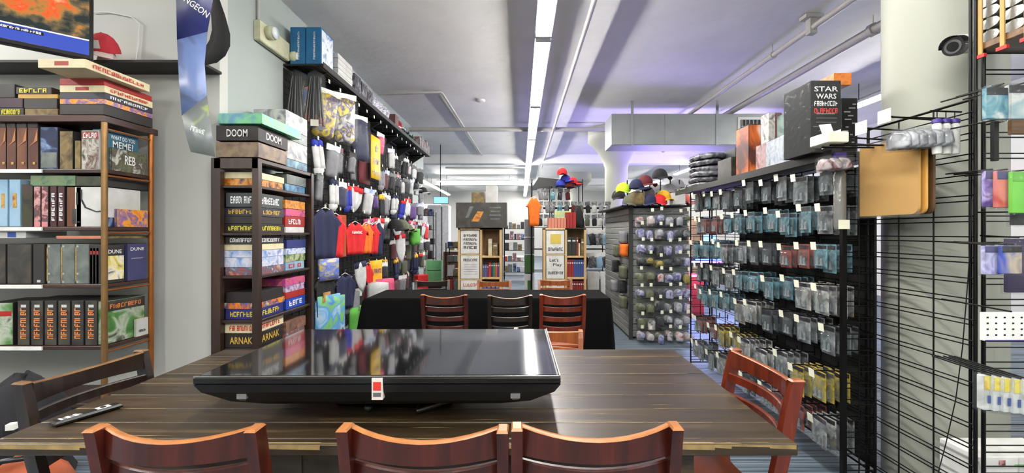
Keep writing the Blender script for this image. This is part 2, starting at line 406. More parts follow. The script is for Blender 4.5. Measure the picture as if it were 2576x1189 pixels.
# ================= chairs =================
cw = wood('cherry_wood', (.14,.045,.03), (.26,.085,.05), (.38,.15,.08), 2, .32, .35, .6)
cw2 = wood('dark_walnut', (.07,.05,.04), (.13,.09,.065), (.22,.17,.12), 2, .3, .4, .6)
cw3 = wood('orange_oak', (.42,.2,.08), (.58,.32,.15), (.72,.46,.24), 2, .35, .3, .6)
cwr = wood('red_oak', (.25,.08,.035), (.40,.14,.06), (.52,.22,.1), 2, .3, .35, .6)
edge_l = mat('worn_amber_edge', (.6,.38,.2), rough=.35, var=.2, scale=18); edge_d = mat('worn_brown_edge', (.42,.3,.18), rough=.35, var=.2, scale=18)
seat_m = mat('orange_seat', (.6,.28,.12), rough=.35, var=.1, scale=7)
def chair(label, loc, rz, w=cw, edge=edge_l, W=.44, H=.86, slats=4, seat=seat_m, curve=.05):
    """front of the chair faces +Y; the back stands at -Y"""
    t = thing('ladder_back_chair', label, 'chair', loc, rz, 'restaurant ladder back chairs')
    SH = .45; hw = W/2; n = 10
    def lean(z): return -.02-.075*max(0, (z-SH)/(H-SH))**1.2   # back post y at height z
    for s in (-1, 1):
        b = MB(); Z = [0, SH, .6, .75, H]; pts = []
        for z in Z:
            y = lean(z)-.02-(.05 if z == 0 else 0); x = s*(hw-.017-(.015 if z < .5 else 0)); pts.append((x, y, z))
        vs = []
        for i, (x, y, z) in enumerate(pts):
            d = .03 if z < H else .026
            vs += [(x-.015, y-d/1.2, z), (x+.015, y-d/1.2, z), (x+.015, y+d/1.2, z), (x-.015, y+d/1.2, z)]
        fs = [(3,2,1,0)]+[(4*k+i, 4*k+(i+1) % 4, 4*k+4+(i+1) % 4, 4*k+4+i) for k in range(4) for i in range(4)]
        b.add(vs, fs, w); k = 16
        x, y, z = pts[-1]
        b.hexa([(x-.015,y-.026,z), (x+.015,y-.026,z), (x+.015,y+.026,z), (x-.015,y+.026,z), (x-.011,y-.019,z+.006), (x+.011,y-.019,z+.006), (x+.011,y+.019,z+.006), (x-.011,y+.019,z+.006)], edge)
        b.build('leg', t)
        MB().bbox(s*(hw-.035)-.018, s*(hw-.035)+.018, .36, .396, 0, SH-.05, w, .004).build('leg', t)
    def rail(z0, z1, th, cr, top=False):
        m_ = MB(); P = []
        for i in range(n+1):
            u = -1+2*i/n; x = u*(hw-.03); dip = .018*(1-u*u) if top else .004*(1-u*u)
            yb = lean((z0+z1)/2)-.01-cr*(1-u*u)
            P.append((x, yb, dip))
        vs = []
        for x, y, dp in P:
            vs += [(x, y-th/2, z0), (x, y+th/2, z0), (x, y+th/2+(.0), z1-dp-.004), (x, y+th/2-.004, z1-dp), (x, y-th/2+.004, z1-dp), (x, y-th/2, z1-dp-.004)]
        fs = []; fe = []
        for i in range(n):
            a = 6*i; b_ = a+6
            for j in range(6):
                f = (a+j, b_+j, b_+(j+1) % 6, a+(j+1) % 6)
                (fe if (top and j in (2, 3, 4)) else fs).append(f)
        fs += [tuple(range(6)), tuple(range(6*n+5, 6*n-1, -1))]
        m_.add(vs, fs, w, False)
        if fe: m_.add(vs, fe, edge, True)
        return m_
    rail(H-.078, H+.0, .022, curve, True).build('top_rail', t)
    for k in range(slats-1):
        z1 = H-.10-k*.084
        rail(z1-.04, z1, .018, curve*.95).build('slat', t)
    st = MB(); S = []
    for z in (SH-.03, SH-.012, SH):
        i = .0 if z < SH else .012
        S += [(-hw+.03+i, i, z), (hw-.03-i, i, z), (hw-i, .41-i, z), (-hw+i, .41-i, z)]
    st.add(S, [(3,2,1,0), (8,9,10,11)]+[(4*k+i, 4*k+(i+1) % 4, 4*k+4+(i+1) % 4, 4*k+4+i) for k in range(2) for i in range(4)], seat)
    st.build('seat', t)
    fr = MB().bbox(-hw+.04, hw-.04, .01, .03, SH-.085, SH-.03, w).bbox(-hw+.04, hw-.04, .365, .385, SH-.085, SH-.03, w)
    for s in (-1, 1): fr.bbox(s*(hw-.035)-.01, s*(hw-.035)+.01, .02, .38, SH-.085, SH-.03, w)
    fr.build('seat_frame', t)
    for s in (-1, 1): MB().bbox(s*(hw-.035)-.009, s*(hw-.035)+.009, -.03, .37, .17, .2, w).build('stretcher', t)
    MB().bbox(-hw+.04, hw-.04, .368, .386, .24, .27, w).build('stretcher', t)
    return t
def xc(a, b, d): return PX((a+b)/2, d)
chair('cherry ladder back chair at the table front below the remote control', (PX(496,1.21), 1.25, 0), 0, W=.455, H=.88)
chair('cherry ladder back chair at the table front, the middle one, tucked under the display', (PX(1083,1.21), 1.25, 0), -.02, W=.455, H=.88)
chair('cherry ladder back chair at the table front touching the middle chair on its right', (PX(1487,1.21), 1.25, 0), .01, W=.455, H=.885)
chair('red brown chair with orange seat at the right end of the wooden table', (.885, 1.765, 0), pi/2+.03, w=cwr, edge=cw3, W=.45)
chair('dark walnut chair at the left end of the wooden table', (-1.648, 1.73, 0), -pi/2-.12, w=cw2, edge=edge_d, W=.46)
chair('light oak chair partly hidden behind the big display', (PX(1395,2.62)-.05, 2.57, 0), pi-.12, w=cw3, edge=edge_l, W=.44, H=.79)
chair('dark cherry chair at the black covered table, nearest the sports goods', (xc(1065,1178,3.7), 3.75, 0), -.03, W=.40, H=.87)
chair('almost black chair in the middle of the black covered table', (xc(1228,1337,3.7), 3.75, 0), .03, w=cw2, edge=edge_d, W=.385, H=.865)
chair('cherry chair at the black covered table nearest the right aisle', (xc(1358,1470,3.6), 3.66, 0), .0, w=cwr, edge=edge_l, W=.39, H=.885)
chair('dark brown chair beyond the black table beside the green poster', (xc(1045,1130,5.4), 5.36, 0), pi+.1, w=cw2, edge=edge_d, H=.79)
chair('oak chair beyond the black table in front of the poster rack', (xc(1200,1285,5.4), 5.36, 0), pi, w=cw3, edge=edge_d, H=.785)
chair('oak chair beyond the black table in front of the rack of red books', (xc(1355,1440,5.4), 5.36, 0), pi, w=cw3, edge=edge_l, H=.8)

# ================= black covered table =================
cl = mat('black_cloth', (.03,.03,.034), rough=1, var=.15, scale=12)
cl.node_tree.nodes['Principled BSDF'].inputs['Specular IOR Level'].default_value = .12
t = thing('folding_table', 'folding table hidden under the black cloth', 'table', (-.32, 4.55, 0))
MB().bbox(-1.17, 1.17, -.29, .29, .70, .742, hous_m).build('table_top', t)
for sx in (-1, 1):
    for sy in (-1, 1): MB().cyl((sx*1.0, sy*.22, 0), (sx*1.0, sy*.22, .7), .015, MBL).build('leg', t)
b = MB(); n = 96; per = []
W2, D2, r_ = 1.205, .31, .05
def rr(u):
    # rounded rectangle perimeter position
    P = 4*(W2+D2); q = (u % 1)*P
    for (x0, y0, x1, y1, l) in ((-W2,-D2,W2,-D2,2*W2), (W2,-D2,W2,D2,2*D2), (W2,D2,-W2,D2,2*W2), (-W2,D2,-W2,-D2,2*D2)):
        if q <= l: f = q/l; return x0+(x1-x0)*f, y0+(y1-y0)*f
        q -= l
    return -W2, -D2
rows = [(0, .75, 0), (.012, .742, 0), (.018, .72, .3), (.03, .55, .7), (.045, .3, 1), (.06, .02, 1.2)]
vs = []
for k, (o_, z, fo) in enumerate(rows):
    for i in range(n):
        x, y = rr(i/n); dx, dy = (1 if x > W2-.01 else -1 if x < -W2+.01 else 0), (1 if y > D2-.01 else -1 if y < -D2+.01 else 0)
        f = fo*.012*sin(i*1.35)+fo*.008*sin(i*2.9+1); cor = 1.9 if dx and dy else 1
        vs.append((x+dx*(o_*cor+f), y+dy*(o_*cor+f), z))
fs = [tuple(range(n))]+[(k*n+i, (k+1)*n+i, (k+1)*n+(i+1) % n, k*n+(i+1) % n) for k in range(len(rows)-1) for i in range(n)]
b.add(vs, fs[:1], cl); b.add(vs, fs[1:], cl, True)
tag(b.build('tablecloth', loc=(-.32, 4.55, .002)), 'floor length black cloth draped over the second table', 'tablecloth')

# ================= big display lying on the table =================
t = thing('flat_screen_display', 'large black flat screen lying face up on the wooden table', 'display', (-.475, 1.76, T_Z), rz=.006)
scr = mat('glossy_screen', (.06,.06,.07), rough=.045, var=.0, coat=1)
hwT, hdT, zt = .605, .35, .175
MB().bbox(-hwT, hwT, -hdT, hdT, zt-.028, zt, BLK, .006).build('bezel', t)
MB().box(-hwT+.012, hwT-.012, -hdT+.014, hdT-.012, zt-.002, zt+.0012, scr).build('screen', t)
tr = MB().box(-hwT, hwT, -hdT, -hdT+.004, zt-.001, zt+.002, bolt_m).box(hwT-.004, hwT, -hdT, hdT, zt-.001, zt+.002, bolt_m)
tr.build('trim', t)
prof = [(0, .0), (.02, .03), (.10, .075), (.2, .10), (.3, .105)]
sh = MB(); vs = []
for ins, dz in prof:
    i2 = min(ins, .22)
    vs += [(-hwT+ins, -hdT+ins*.35, zt-.026-dz*.9), (hwT-ins, -hdT+ins*.35, zt-.026-dz*.9), (hwT-ins, hdT-i2, zt-.026-dz*.9), (-hwT+ins, hdT-i2, zt-.026-dz*.9)]
k = len(prof)
sh.add(vs, [(0,1,2,3), (4*k-1, 4*k-2, 4*k-3, 4*k-4)]+[(4*a+i, 4*a+4+i, 4*a+4+(i+1) % 4, 4*a+(i+1) % 4) for a in range(k-1) for i in range(4)], mat('satin_black_shell', (.05,.05,.055), rough=.38))
sho = sh.build('back_shell', t)
for sx in (-1, 1):
    MB().bbox(sx*.455-.016, sx*.455+.016, -hdT+.012, -hdT+.045, zt-.085, zt-.045, plastic('clear_bumper', (.9,.9,.9), .35, .15), .008).build('corner_bumper', t)
bd = MB().box(-.018, .018, -hdT-.003, -hdT+.02, zt-.075, zt-.004, mat('sticker_white', (.85,.82,.8))); bd.patch((0,-hdT-.003,zt-.03), (1,0,0), (0,0,1), .026, .028, text_m((.8,.2,.15))); bd.patch((0,-hdT-.003,zt-.058), (1,0,0), (0,0,1), .026, .014, text_m((.35,.35,.36)))
bd.build('sticker', t)
ft = MB().bbox(-.22, .22, -.16, .16, 0, .055, BLK, .01); ft.build('stand_block', t)
for x in (-.08, .11): MB().lathe([(.012, 0), (.017, .006), (.017, .02), (.008, .026)], BLK, n=12, c=(x, -.2, 0)).build('knob', t)
MB().cyl((.1,-.23,.012), (.2,-.19,.03), .012, BLK).build('cable_stub', t)

# ================= remote control =================
ang = math.atan2(1.60-1.42, -1.515+1.545)
r = MB().bbox(-.09, .09, -.022, .022, 0, .017, mat('remote_black', (.04,.04,.045), rough=.3), .006)
r.patch((-.045, 0, .017), (1,0,0), (0,1,0), .055, .026, WHT).patch((.042, 0, .017), (1,0,0), (0,1,0), .038, .028, WHT)
for i in range(3):
    for j in range(3): r.box(-.066+i*.02, -.056+i*.02, -.011+j*.009, -.006+j*.009, .017, .0185, mat('key_black', (.05,.05,.05)))
r.lathe([(.009, .0), (.009, .0025), (.006, .003)], BLK, n=14, c=(.042, 0, .017))
tag(r.build('remote_control', loc=(-1.53, 1.51, T_Z+.001), rz=ang-.25), 'black remote control with white key panels on the wooden table', 'remote control')

# ================= bags on the floor at the left =================
nav = mat('navy_fabric', (.04,.04,.07), rough=.85, var=.3, scale=12, bump=.4, bscale=14)
b = MB(); n, kz = 24, 10; vs = []
for j in range(kz+1):
    q = j/kz; z = .6*q; rad = .23*(1-.25*q)*math.sqrt(max(0.0, 1-(q**5)*.96))
    for i in range(n):
        a = 2*pi*i/n; f = 1+.10*sin(3*a+2*q*4)+.06*sin(7*a-q*6)
        vs.append((rad*f*cos(a)*.8, rad*f*sin(a), z+.02*sin(4*a)*q))
b.add(vs, [(j*n+i, j*n+(i+1) % n, (j+1)*n+(i+1) % n, (j+1)*n+i) for j in range(kz) for i in range(n)], nav, True); b.add(vs, [tuple(range(n-1,-1,-1)), tuple(range(kz*n, kz*n+n))], nav)
jk = tag(b.build('jacket_heap', loc=(-2.8, 2.4, 0)), 'dark navy jacket heaped beside the dark chair with small white tag', 'jacket')
MB().box(.08,.115,-.235,-.2,.38,.41,WHT).build('cloth_tag', jk, rz=.3)
ora = mat('orange_nylon', (.62,.27,.09), rough=.6, var=.2, scale=8, bump=.3, bscale=12)
b = MB(); vs = []
for j in range(7):
    q = j/6; rad = .17*math.sqrt(max(.02, 1-(2*q-1)**2*.9))
    for i in range(20): a = 2*pi*i/20; vs.append((rad*(1.15+.08*sin(5*a))*cos(a), rad*(.7+.05*sin(4*a))*sin(a), .36*q))
b.add(vs, [(j*20+i, j*20+(i+1) % 20, (j+1)*20+(i+1) % 20, (j+1)*20+i) for j in range(6) for i in range(20)], ora, True); b.add(vs, [tuple(range(19,-1,-1)), tuple(range(120, 140))], ora)
og = tag(b.build('duffel_bag', loc=(-2.3, 2.0, 0)), 'orange bag beyond the left corner of the wooden table', 'bag')
MB().tube([(-.14,-.05,.3), (-.10,-.1,.36), (.0,-.1,.385), (.07,-.06,.38), (.1,.0,.34)], .012, BLK, n=6).build('strap', og)
bg = MB(); vs = []
for j in range(7):
    q = j/6; rad = .11*math.sqrt(max(.02, 1-(2*q-1)**2*.9))
    for i in range(20): a = 2*pi*i/20; vs.append((rad*(1.1+.1*sin(3*a))*cos(a), rad*(.8+.05*sin(4*a))*sin(a), .3*q))
bg.add(vs, [(j*20+i, j*20+(i+1) % 20, (j+1)*20+(i+1) % 20, (j+1)*20+i) for j in range(6) for i in range(20)], mat('grey_nylon', (.25,.3,.3), rough=.7), True); bg.add(vs, [tuple(range(19,-1,-1)), tuple(range(120, 140))], _m['grey_nylon'])
tag(bg.build('gym_bag', loc=(-1.87, 2.02, 0)), 'grey bag on the floor beside the orange bag', 'bag')

# ================= left bookcase with metal posts =================
brn = wood('dark_shelf_wood', (.13,.06,.04), (.22,.11,.08), (.3,.16,.11), 0, .4, .2, .5)
brs = mat('bronze_tube', (.52,.40,.25), rough=.35, metal=.6, var=.15); cop = mat('copper_tube', (.6,.36,.16), rough=.35, metal=.6, var=.15)
BX0, BX1, BY0, BY1 = -4.6, -3.02, 3.1, 3.49
t = thing('metal_frame_bookcase', 'open bookcase with bronze posts and dark shelves on the left', 'bookcase', (BX1, BY0, 0))
SZ = [.16, .578, 1.025, 1.443, 1.861]
for z in SZ: MB().bbox(BX0-BX1, .0, 0, BY1-BY0, z-.028, z, brn).build('shelf', t)
MB().bbox(BX0-BX1, .015, -.02, BY1-BY0+.05, 2.2, 2.25, brn).build('top_board', t)
for x, y, m_, r_ in ((0, .0, brs, .019), (0, BY1-BY0, cop, .019), (BX0-BX1, 0, brs, .019), (BX0-BX1, BY1-BY0, cop, .019)):
    MB().cyl((x, y, 0), (x, y, 2.2), r_, m_, n=12).build('post', t)
for z in SZ+[2.2]: MB().cyl((.004, 0, z-.045), (.004, BY1-BY0, z-.045), .008, cop, n=6).build('side_rail', t)
for z in SZ[1:]:
    MB().box(-1.55, PX(105,3.09)-BX1, -.012, -.002, z-.028, z-.002, WHT).build('price_strip', t)
BG = 'games and books on the bronze bookcase'
def book(name, label, cat, px0, px1, z, h, front, side=None, txt=None, tcol=WTX, vert=False, d0=3.12, dep=.28, art=None, grp=BG, stxt=None, th=.14, rz=0, shrink=0):
    """a box or book whose front shows between px0 and px1 at depth d0"""
    x0, x1 = PX(px0, d0)+.002, PX(px1, d0)-.002; w = x1-x0
    m_ = MB().bbox(-w/2, w/2, 0, dep, 0, h, side or front, .002)
    m_.patch((0, 0, h/2), (1,0,0), (0,0,1), w*.96, h*.98, front, .0008)
    if art: m_.patch((0, 0, h*art[1]), (1,0,0), (0,0,1), w*art[2], h*art[3], art[0], .0016)
    if txt:
        if vert: m_.text(txt, (0, 0, h*.5), (0,0,1), (-1,0,0), h*.7, min(w*.5, .06), text_m(tcol), .003)
        else: m_.text(txt, (0, 0, h*(1-th)), (1,0,0), (0,0,1), w*.8, min(h*.16, w*.3) if h > w*.5 else h*.6, text_m(tcol), .003)
    if stxt: m_.text(stxt, (w/2, dep/2, h*.5), (0,1,0), (0,0,1), dep*.8, h*.45, text_m(tcol), .003)
    o = m_.build(name, loc=(x0+w/2, d0, z+.001), rz=rz)
    return tag(o, label, cat, grp)
pr = printed
DK = mat('dark_card', (.15,.14,.14)); P_brown = pr('art_brown', [(.2,.12,.1),(.36,.22,.18),(.45,.3,.2)], 6, stretch=(1,1,.4))
P_blue = pr('art_blue', [(.07,.09,.18),(.1,.15,.3),(.5,.6,.75)], 9); P_tan = pr('art_tan', [(.25,.2,.14),(.45,.38,.24),(.55,.47,.3)], 12)
P_war = pr('art_war', [(.15,.1,.1),(.75,.73,.7),(.35,.25,.2),(.85,.84,.82)], 12); P_teal = mat('art_teal', (.16,.36,.45))
P_camo = pr('art_camo', [(.2,.3,.2),(.35,.47,.36),(.45,.5,.35),(.3,.5,.42)], 14); P_lblue = pr('art_lightblue', [(.45,.58,.68),(.55,.68,.78),(.6,.72,.8)], 5)
P_gold = pr('art_gold', [(.5,.4,.2),(.75,.6,.3),(.45,.2,.2)], 20); P_pink = pr('art_pink', [(.15,.15,.2),(.8,.6,.6),(.4,.2,.2),(.25,.3,.35)], 18)
P_green = pr('art_green', [(.2,.32,.16),(.4,.5,.28),(.7,.72,.6),(.25,.3,.2)], 13); P_dune = pr('art_dune', [(.15,.4,.5),(.85,.78,.35),(.9,.88,.8),(.1,.1,.2)], 10)
P_grey = pr('art_grey', [(.3,.33,.32),(.38,.41,.4),(.45,.48,.45)], 10); P_char = pr('art_charcoal', [(.14,.13,.12),(.2,.19,.18),(.28,.26,.22)], 8)
P_oran = pr('art_orange', [(.8,.45,.1),(.9,.6,.2),(.4,.35,.6),(.85,.5,.15)], 16); CRM = mat('cream_card', (.85,.8,.65)); RED = mat('red_card', (.6,.12,.1)); P_white = mat('white_card', (.78,.78,.77))
z = SZ[4]
for i, (a, b_) in enumerate(((-2,16), (17,41), (42,69), (70,97))):
    o = book('boxed_game', 'tall brown slipcase with orange flame, %s from the left on the upper shelf' % ORD[i+1], 'boxed game', a, b_, z, .335, P_brown, DK, dep=.3)
    w = PX(b_,3.12)-PX(a,3.12)
    m_ = MB().add([(-w*.45,-.004,.16), (w*.45,-.004,.21), (w*.45,-.004,.30), (w*.1,-.004,.2)], [(0,1,2,3)], mat('flame_orange', (.65,.42,.25))).patch((0,-.003,.32),(1,0,0),(0,0,1),w*.9,.03,P_char).patch((.01,-.003,.045),(1,0,0),(0,0,1),.018,.018,P_gold)
    m_.build('cover_art', o)
book('boxed_game', 'dark blue box with a bright blue glow beside the brown slipcases', 'boxed game', 101, 146, z, .31, P_blue, DK, art=(P_grey, .22, .9, .36))
book('boxed_game', 'olive gold patterned box right of the dark blue box on the upper shelf', 'boxed game', 150, 184, z, .28, P_tan, DK)
book('boxed_game', 'plain tan box end beside the white battle game', 'boxed game', 188, 203, z, .21, P_tan, P_tan)
book('boxed_game', 'white battle game box with red title band behind the bronze post', 'boxed game', 205, 250, z, .285, P_war, P_white, art=(RED, .87, .9, .16), txt='~5', tcol=WTX, th=.13)
# boxes at the right end, seen from the side beyond the post
def sidebox(name, label, cat, y0, y1, z, h, x1, w, face, body, txt=None, tcol=WTX, tz=.8, tw_=.8, thh=.2, art=None, grp=BG):
    """box whose right (+X) face shows"""
    L_ = y1-y0; m_ = MB().bbox(-w, 0, -L_/2, L_/2, 0, h, body, .002)
    m_.patch((0, 0, h/2), (0,1,0), (0,0,1), L_*.98, h*.98, face, .0008); m_.patch((-w/2, -L_/2, h/2), (1,0,0), (0,0,1), w*.98, h*.98, face, .0008)
    if art: m_.patch((0, 0, h*art[1]), (0,1,0), (0,0,1), L_*art[2], h*art[3], art[0], .0016)
    if txt: m_.text(txt, (0, 0, h*tz), (0,1,0), (0,0,1), L_*tw_, h*thh, text_m(tcol), .003)
    return tag(m_.build(name, loc=(x1, (y0+y1)/2, z+.001)), label, cat, grp)
m_ = MB()
o = sidebox('boxed_game', 'teal party game box turned sideways at the right end of the upper shelf', 'boxed game', 3.14, 3.40, z, .30, -3.045, .1, P_teal, P_teal)
MB().text('WHAT DO YOU', (0,0,.25), (0,1,0), (0,0,1), .2, .03, WHT, .004).text('MEME?', (0,0,.2), (0,1,0), (0,0,1), .17, .05, WHT, .004).build('title_lettering', o)
sidebox('boxed_game', 'grey green war game box at the shelf end before the teal box', 'boxed game', 3.16, 3.46, z, .17, -3.0275, .015, pr('art_rebel', [(.2,.2,.2),(.4,.42,.3),(.3,.25,.25),(.75,.75,.7)], 14), DK, 'REB', WTX, .55, .3, .4)
z = SZ[3]
for i, (a, b_) in enumerate(((-4,20), (23,52))):
    book('boxed_game', 'light blue boxed game with gold emblem, %s from the left on the third shelf' % ORD[i+1], 'boxed game', a, b_, z, .345, P_lblue, P_lblue, art=(P_gold, .55, .4, .3))
book('boxed_game', 'dark mossy green box beside the light blue games', 'boxed game', 55, 83, z, .31, pr('art_moss', [(.1,.1,.1),(.2,.2,.12),(.25,.15,.2)], 12), DK)
for i, (a, b_) in enumerate(((85,103), (104,122))):
    book('boxed_game', 'narrow pink and navy game, %s of two under the green camouflage box' % ORD[i+1], 'boxed game', a, b_, z, .295, P_pink, DK, art=(mat('pink_card', (.8,.5,.52)), .06, .9, .12))
for i, (a, b_) in enumerate(((126,143), (145,163))):
    book('boxed_game', 'narrow maroon boxed game with white upright title, %s of two' % ORD[i+1], 'boxed game', a, b_, z, .295, mat('maroon_card', (.25,.1,.12)), DK, txt='~6', vert=True)
book('book', 'brown leather look box between the maroon games and the white box', 'book', 168, 190, z, .29, wood('leather_brown', (.3,.15,.08), (.42,.24,.14), (.5,.3,.18), 2), BLK)
book('boxed_game', 'white box with small black figures on its end', 'boxed game', 192, 205, z, .29, P_white, P_white, art=(text_m(BTX), .12, .5, .04))
o = sidebox('boxed_game', 'large white box with a black lamp picture behind the bronze post', 'boxed game', 3.12, 3.42, z, .29, -3.045, .21, P_white, P_white)
MB().tube([(-.16,-.152,.27), (-.16,-.152,.2), (-.13,-.152,.14), (-.05,-.152,.11), (-.01,-.152,.115)], .006, BLK, n=4).box(-.2,-.185,-.152,-.15,.16,.25,BLK).box(-.23,-.2,-.152,-.15,.02,.13,P_char).build('lamp_picture', o)
MB().box(0,.002,-.13,.0,.0,.07,P_blue).build('lower_picture', o)
book('boxed_game', 'flat green camouflage box lying across the upright games', 'boxed game', 76, 190, z+.298, .075, P_camo, P_camo, dep=.4)
book('boxed_game', 'flat dark green box lying behind the bronze post, next to the camouflage box', 'boxed game', 191, 258, z+.298, .07, pr('art_dkgreen', [(.15,.17,.14),(.25,.27,.2)], 12), DK, dep=.42)
sidebox('card_game', 'yellow and orange card game box at the right end of the third shelf', 'card game', 3.2, 3.46, z, .135, -3.02+.0, .022, P_oran, mat('yellow_card', (.78,.72,.2)))
z = SZ[2]
book('boxed_game', 'charcoal studded case at the far left of the second shelf', 'boxed game', -12, 15, z, .29, P_char, DK)
book('boxed_game', 'wide charcoal case with gilt edges on the second shelf', 'boxed game', 18, 80, z, .29, P_char, DK)
book('boxed_game', 'black case with bright corner studs beside the grey cases', 'boxed game', 83, 113, z, .29, DK, DK, art=(P_white, .07, .3, .06))
stud = mat('silver_stud', (.7,.72,.7), rough=.3, metal=.6)
for i in range(3):
    o = book('boxed_game', 'grey green studded case, %s of three from the left' % ORD[i+1], 'boxed game', 118+i*36, 153+i*36, z, .29, P_grey, P_grey)
    sb = MB()
    for zz in (.015, .075, .275): sb.lathe([(.008, 0), (.004, .003)], stud, n=8, c=(-.035, -.001, zz), axis='y')
    sb.box(-.05, -.044, -.002, 0, .02, .27, P_gold).build('studs', o)
for i in range(3):
    o = book('boxed_game', 'slim comic style volume with red lettered top, %s of three' % ORD[i+1], 'book', 226+i*8, 233+i*8, z, .265, pr('art_comic', [(.1,.15,.3),(.6,.75,.85),(.1,.1,.1)], 9), DK, art=(RED, .86, .8, .1))
o = sidebox('boxed_game', 'desert planet game box with yellow cover and white title near the bronze post', 'boxed game', 3.12, 3.27, z, .285, -3.035, .12, DK, DK, 'DUNE', WTX, .82, .7, .1, art=(P_dune, .4, .95, .62))
sidebox('boxed_game', 'purple blue game box with white title at the right end', 'boxed game', 3.29, 3.46, z, .29, -3.03, .12, mat('indigo_card', (.24,.24,.4)), DK, 'DUNE', WTX, .85, .7, .09, art=(P_white, .6, .6, .012))
book('boxed_game', 'flat orange pink box lying on top of the studded cases', 'boxed game', 140, 262, z+.33, .022, mat('salmon_card', (.75,.48,.38)), P_tan, dep=.4)
book('boxed_game', 'flat white and blue box under the third shelf at far left', 'boxed game', -6, 66, z+.335, .05, P_white, P_white, art=(mat('blue_card', (.2,.3,.6)), .5, .3, .8))
z = SZ[1]
GR = printed('art_jungle', [(.15,.3,.15),(.3,.5,.25),(.7,.72,.66),(.2,.25,.18)], 7)
book('boxed_game', 'green game box with red stripe leaning at the far left of the lowest visible shelf', 'boxed game', -30, 30, z, .31, GR, DK, art=(RED, .74, .9, .12), rz=.12)
for i in range(6):
    a = 44+i*34
    book('boxed_game', 'dark upright game case with orange spine title, %s of six from the left' % ORD[i+1], 'boxed game', a, a+31, z, .325, P_char, DK, txt='~8', tcol=OTX, vert=True, art=(P_white, .88, .45, .06))
sidebox('boxed_game', 'large green quest game box with orange title on a dark band at the shelf end', 'boxed game', 3.13, 3.46, z, .32, -3.045, .1, GR, DK, '~9', OTX, .85, .8, .1, art=(P_char, .86, .98, .24))
sidebox('card_game', 'small white square game in front of the green quest game', 'card game', 3.36, 3.47, z, .14, -3.025, .015, P_white, mat('yellow_card', (.78,.72,.2)), '~6', BTX, .3, .6, .14)
# stack lying on the top board
z = 2.25; st = [(.075, mat('black_card', (.12,.1,.1)), 'dark flat box at the bottom of the stack on the bookcase top', (150, 264), None, BTX), (.035, P_oran, 'flat orange striped box second from the bottom of the bookcase top stack', (150, 264), None, BTX),
      (.045, mat('navy_card', (.16,.16,.22)), 'flat navy box in the middle of the bookcase top stack', (150, 264), '~9', WTX), (.05, CRM, 'flat cream and red box below the red box in the bookcase top stack', (150, 264), '~11', RTX),
      (.045, RED, 'flat red box second from the top of the bookcase top stack', (150, 262), None, WTX), (.06, CRM, 'cream box with red lettering on top of the bookcase stack', (95, 215), '~12', RTX)]
for h, m_, lab, (a, b_), tx, tcn in st:
    d0 = 3.08 if a > 100 else 2.88
    o = book('boxed_game', lab, 'boxed game', a, b_, z, h, m_, m_, d0=d0, dep=.4 if a > 100 else .5, stxt=tx, tcol=tcn, txt=None, art=(RED, .5, .3, .5) if m_ is CRM else None, grp='boxes stacked on the bookcase top'); z += h+.002
z = 2.25
for k, (a, b_, h, m_, tx, tcn, lab) in enumerate(((-15, 60, .06, DK, '~10', YTX, 'black game box with yellow lettering lying low at far left'), (62, 146, .055, P_tan, None, WTX, 'tan game box low in the second stack'), (-15, 58, .07, mat('plum_card', (.2,.12,.18)), None, WTX, 'plum game box lying at far left above the yellow lettered one'),
                                     (60, 144, .07, DK, None, WTX, 'black box in the second stack'), (45, 146, .03, mat('ochre_card', (.7,.55,.25)), None, WTX, 'thin ochre box in the second stack'), (40, 130, .05, DK, '~6', YTX, 'black box with yellow title on the second stack'), (-15, 38, .1, DK, None, WTX, 'dark box topping the far left stack'))):
    zz = [0, 0, .062, .057, .129, .161, .134][k]
    book('boxed_game', lab+' on the bookcase top', 'boxed game', a, b_, z+zz, h, m_, m_, d0=3.12, dep=.35, txt=tx, tcol=tcn, th=.5, grp='boxes stacked on the bookcase top')
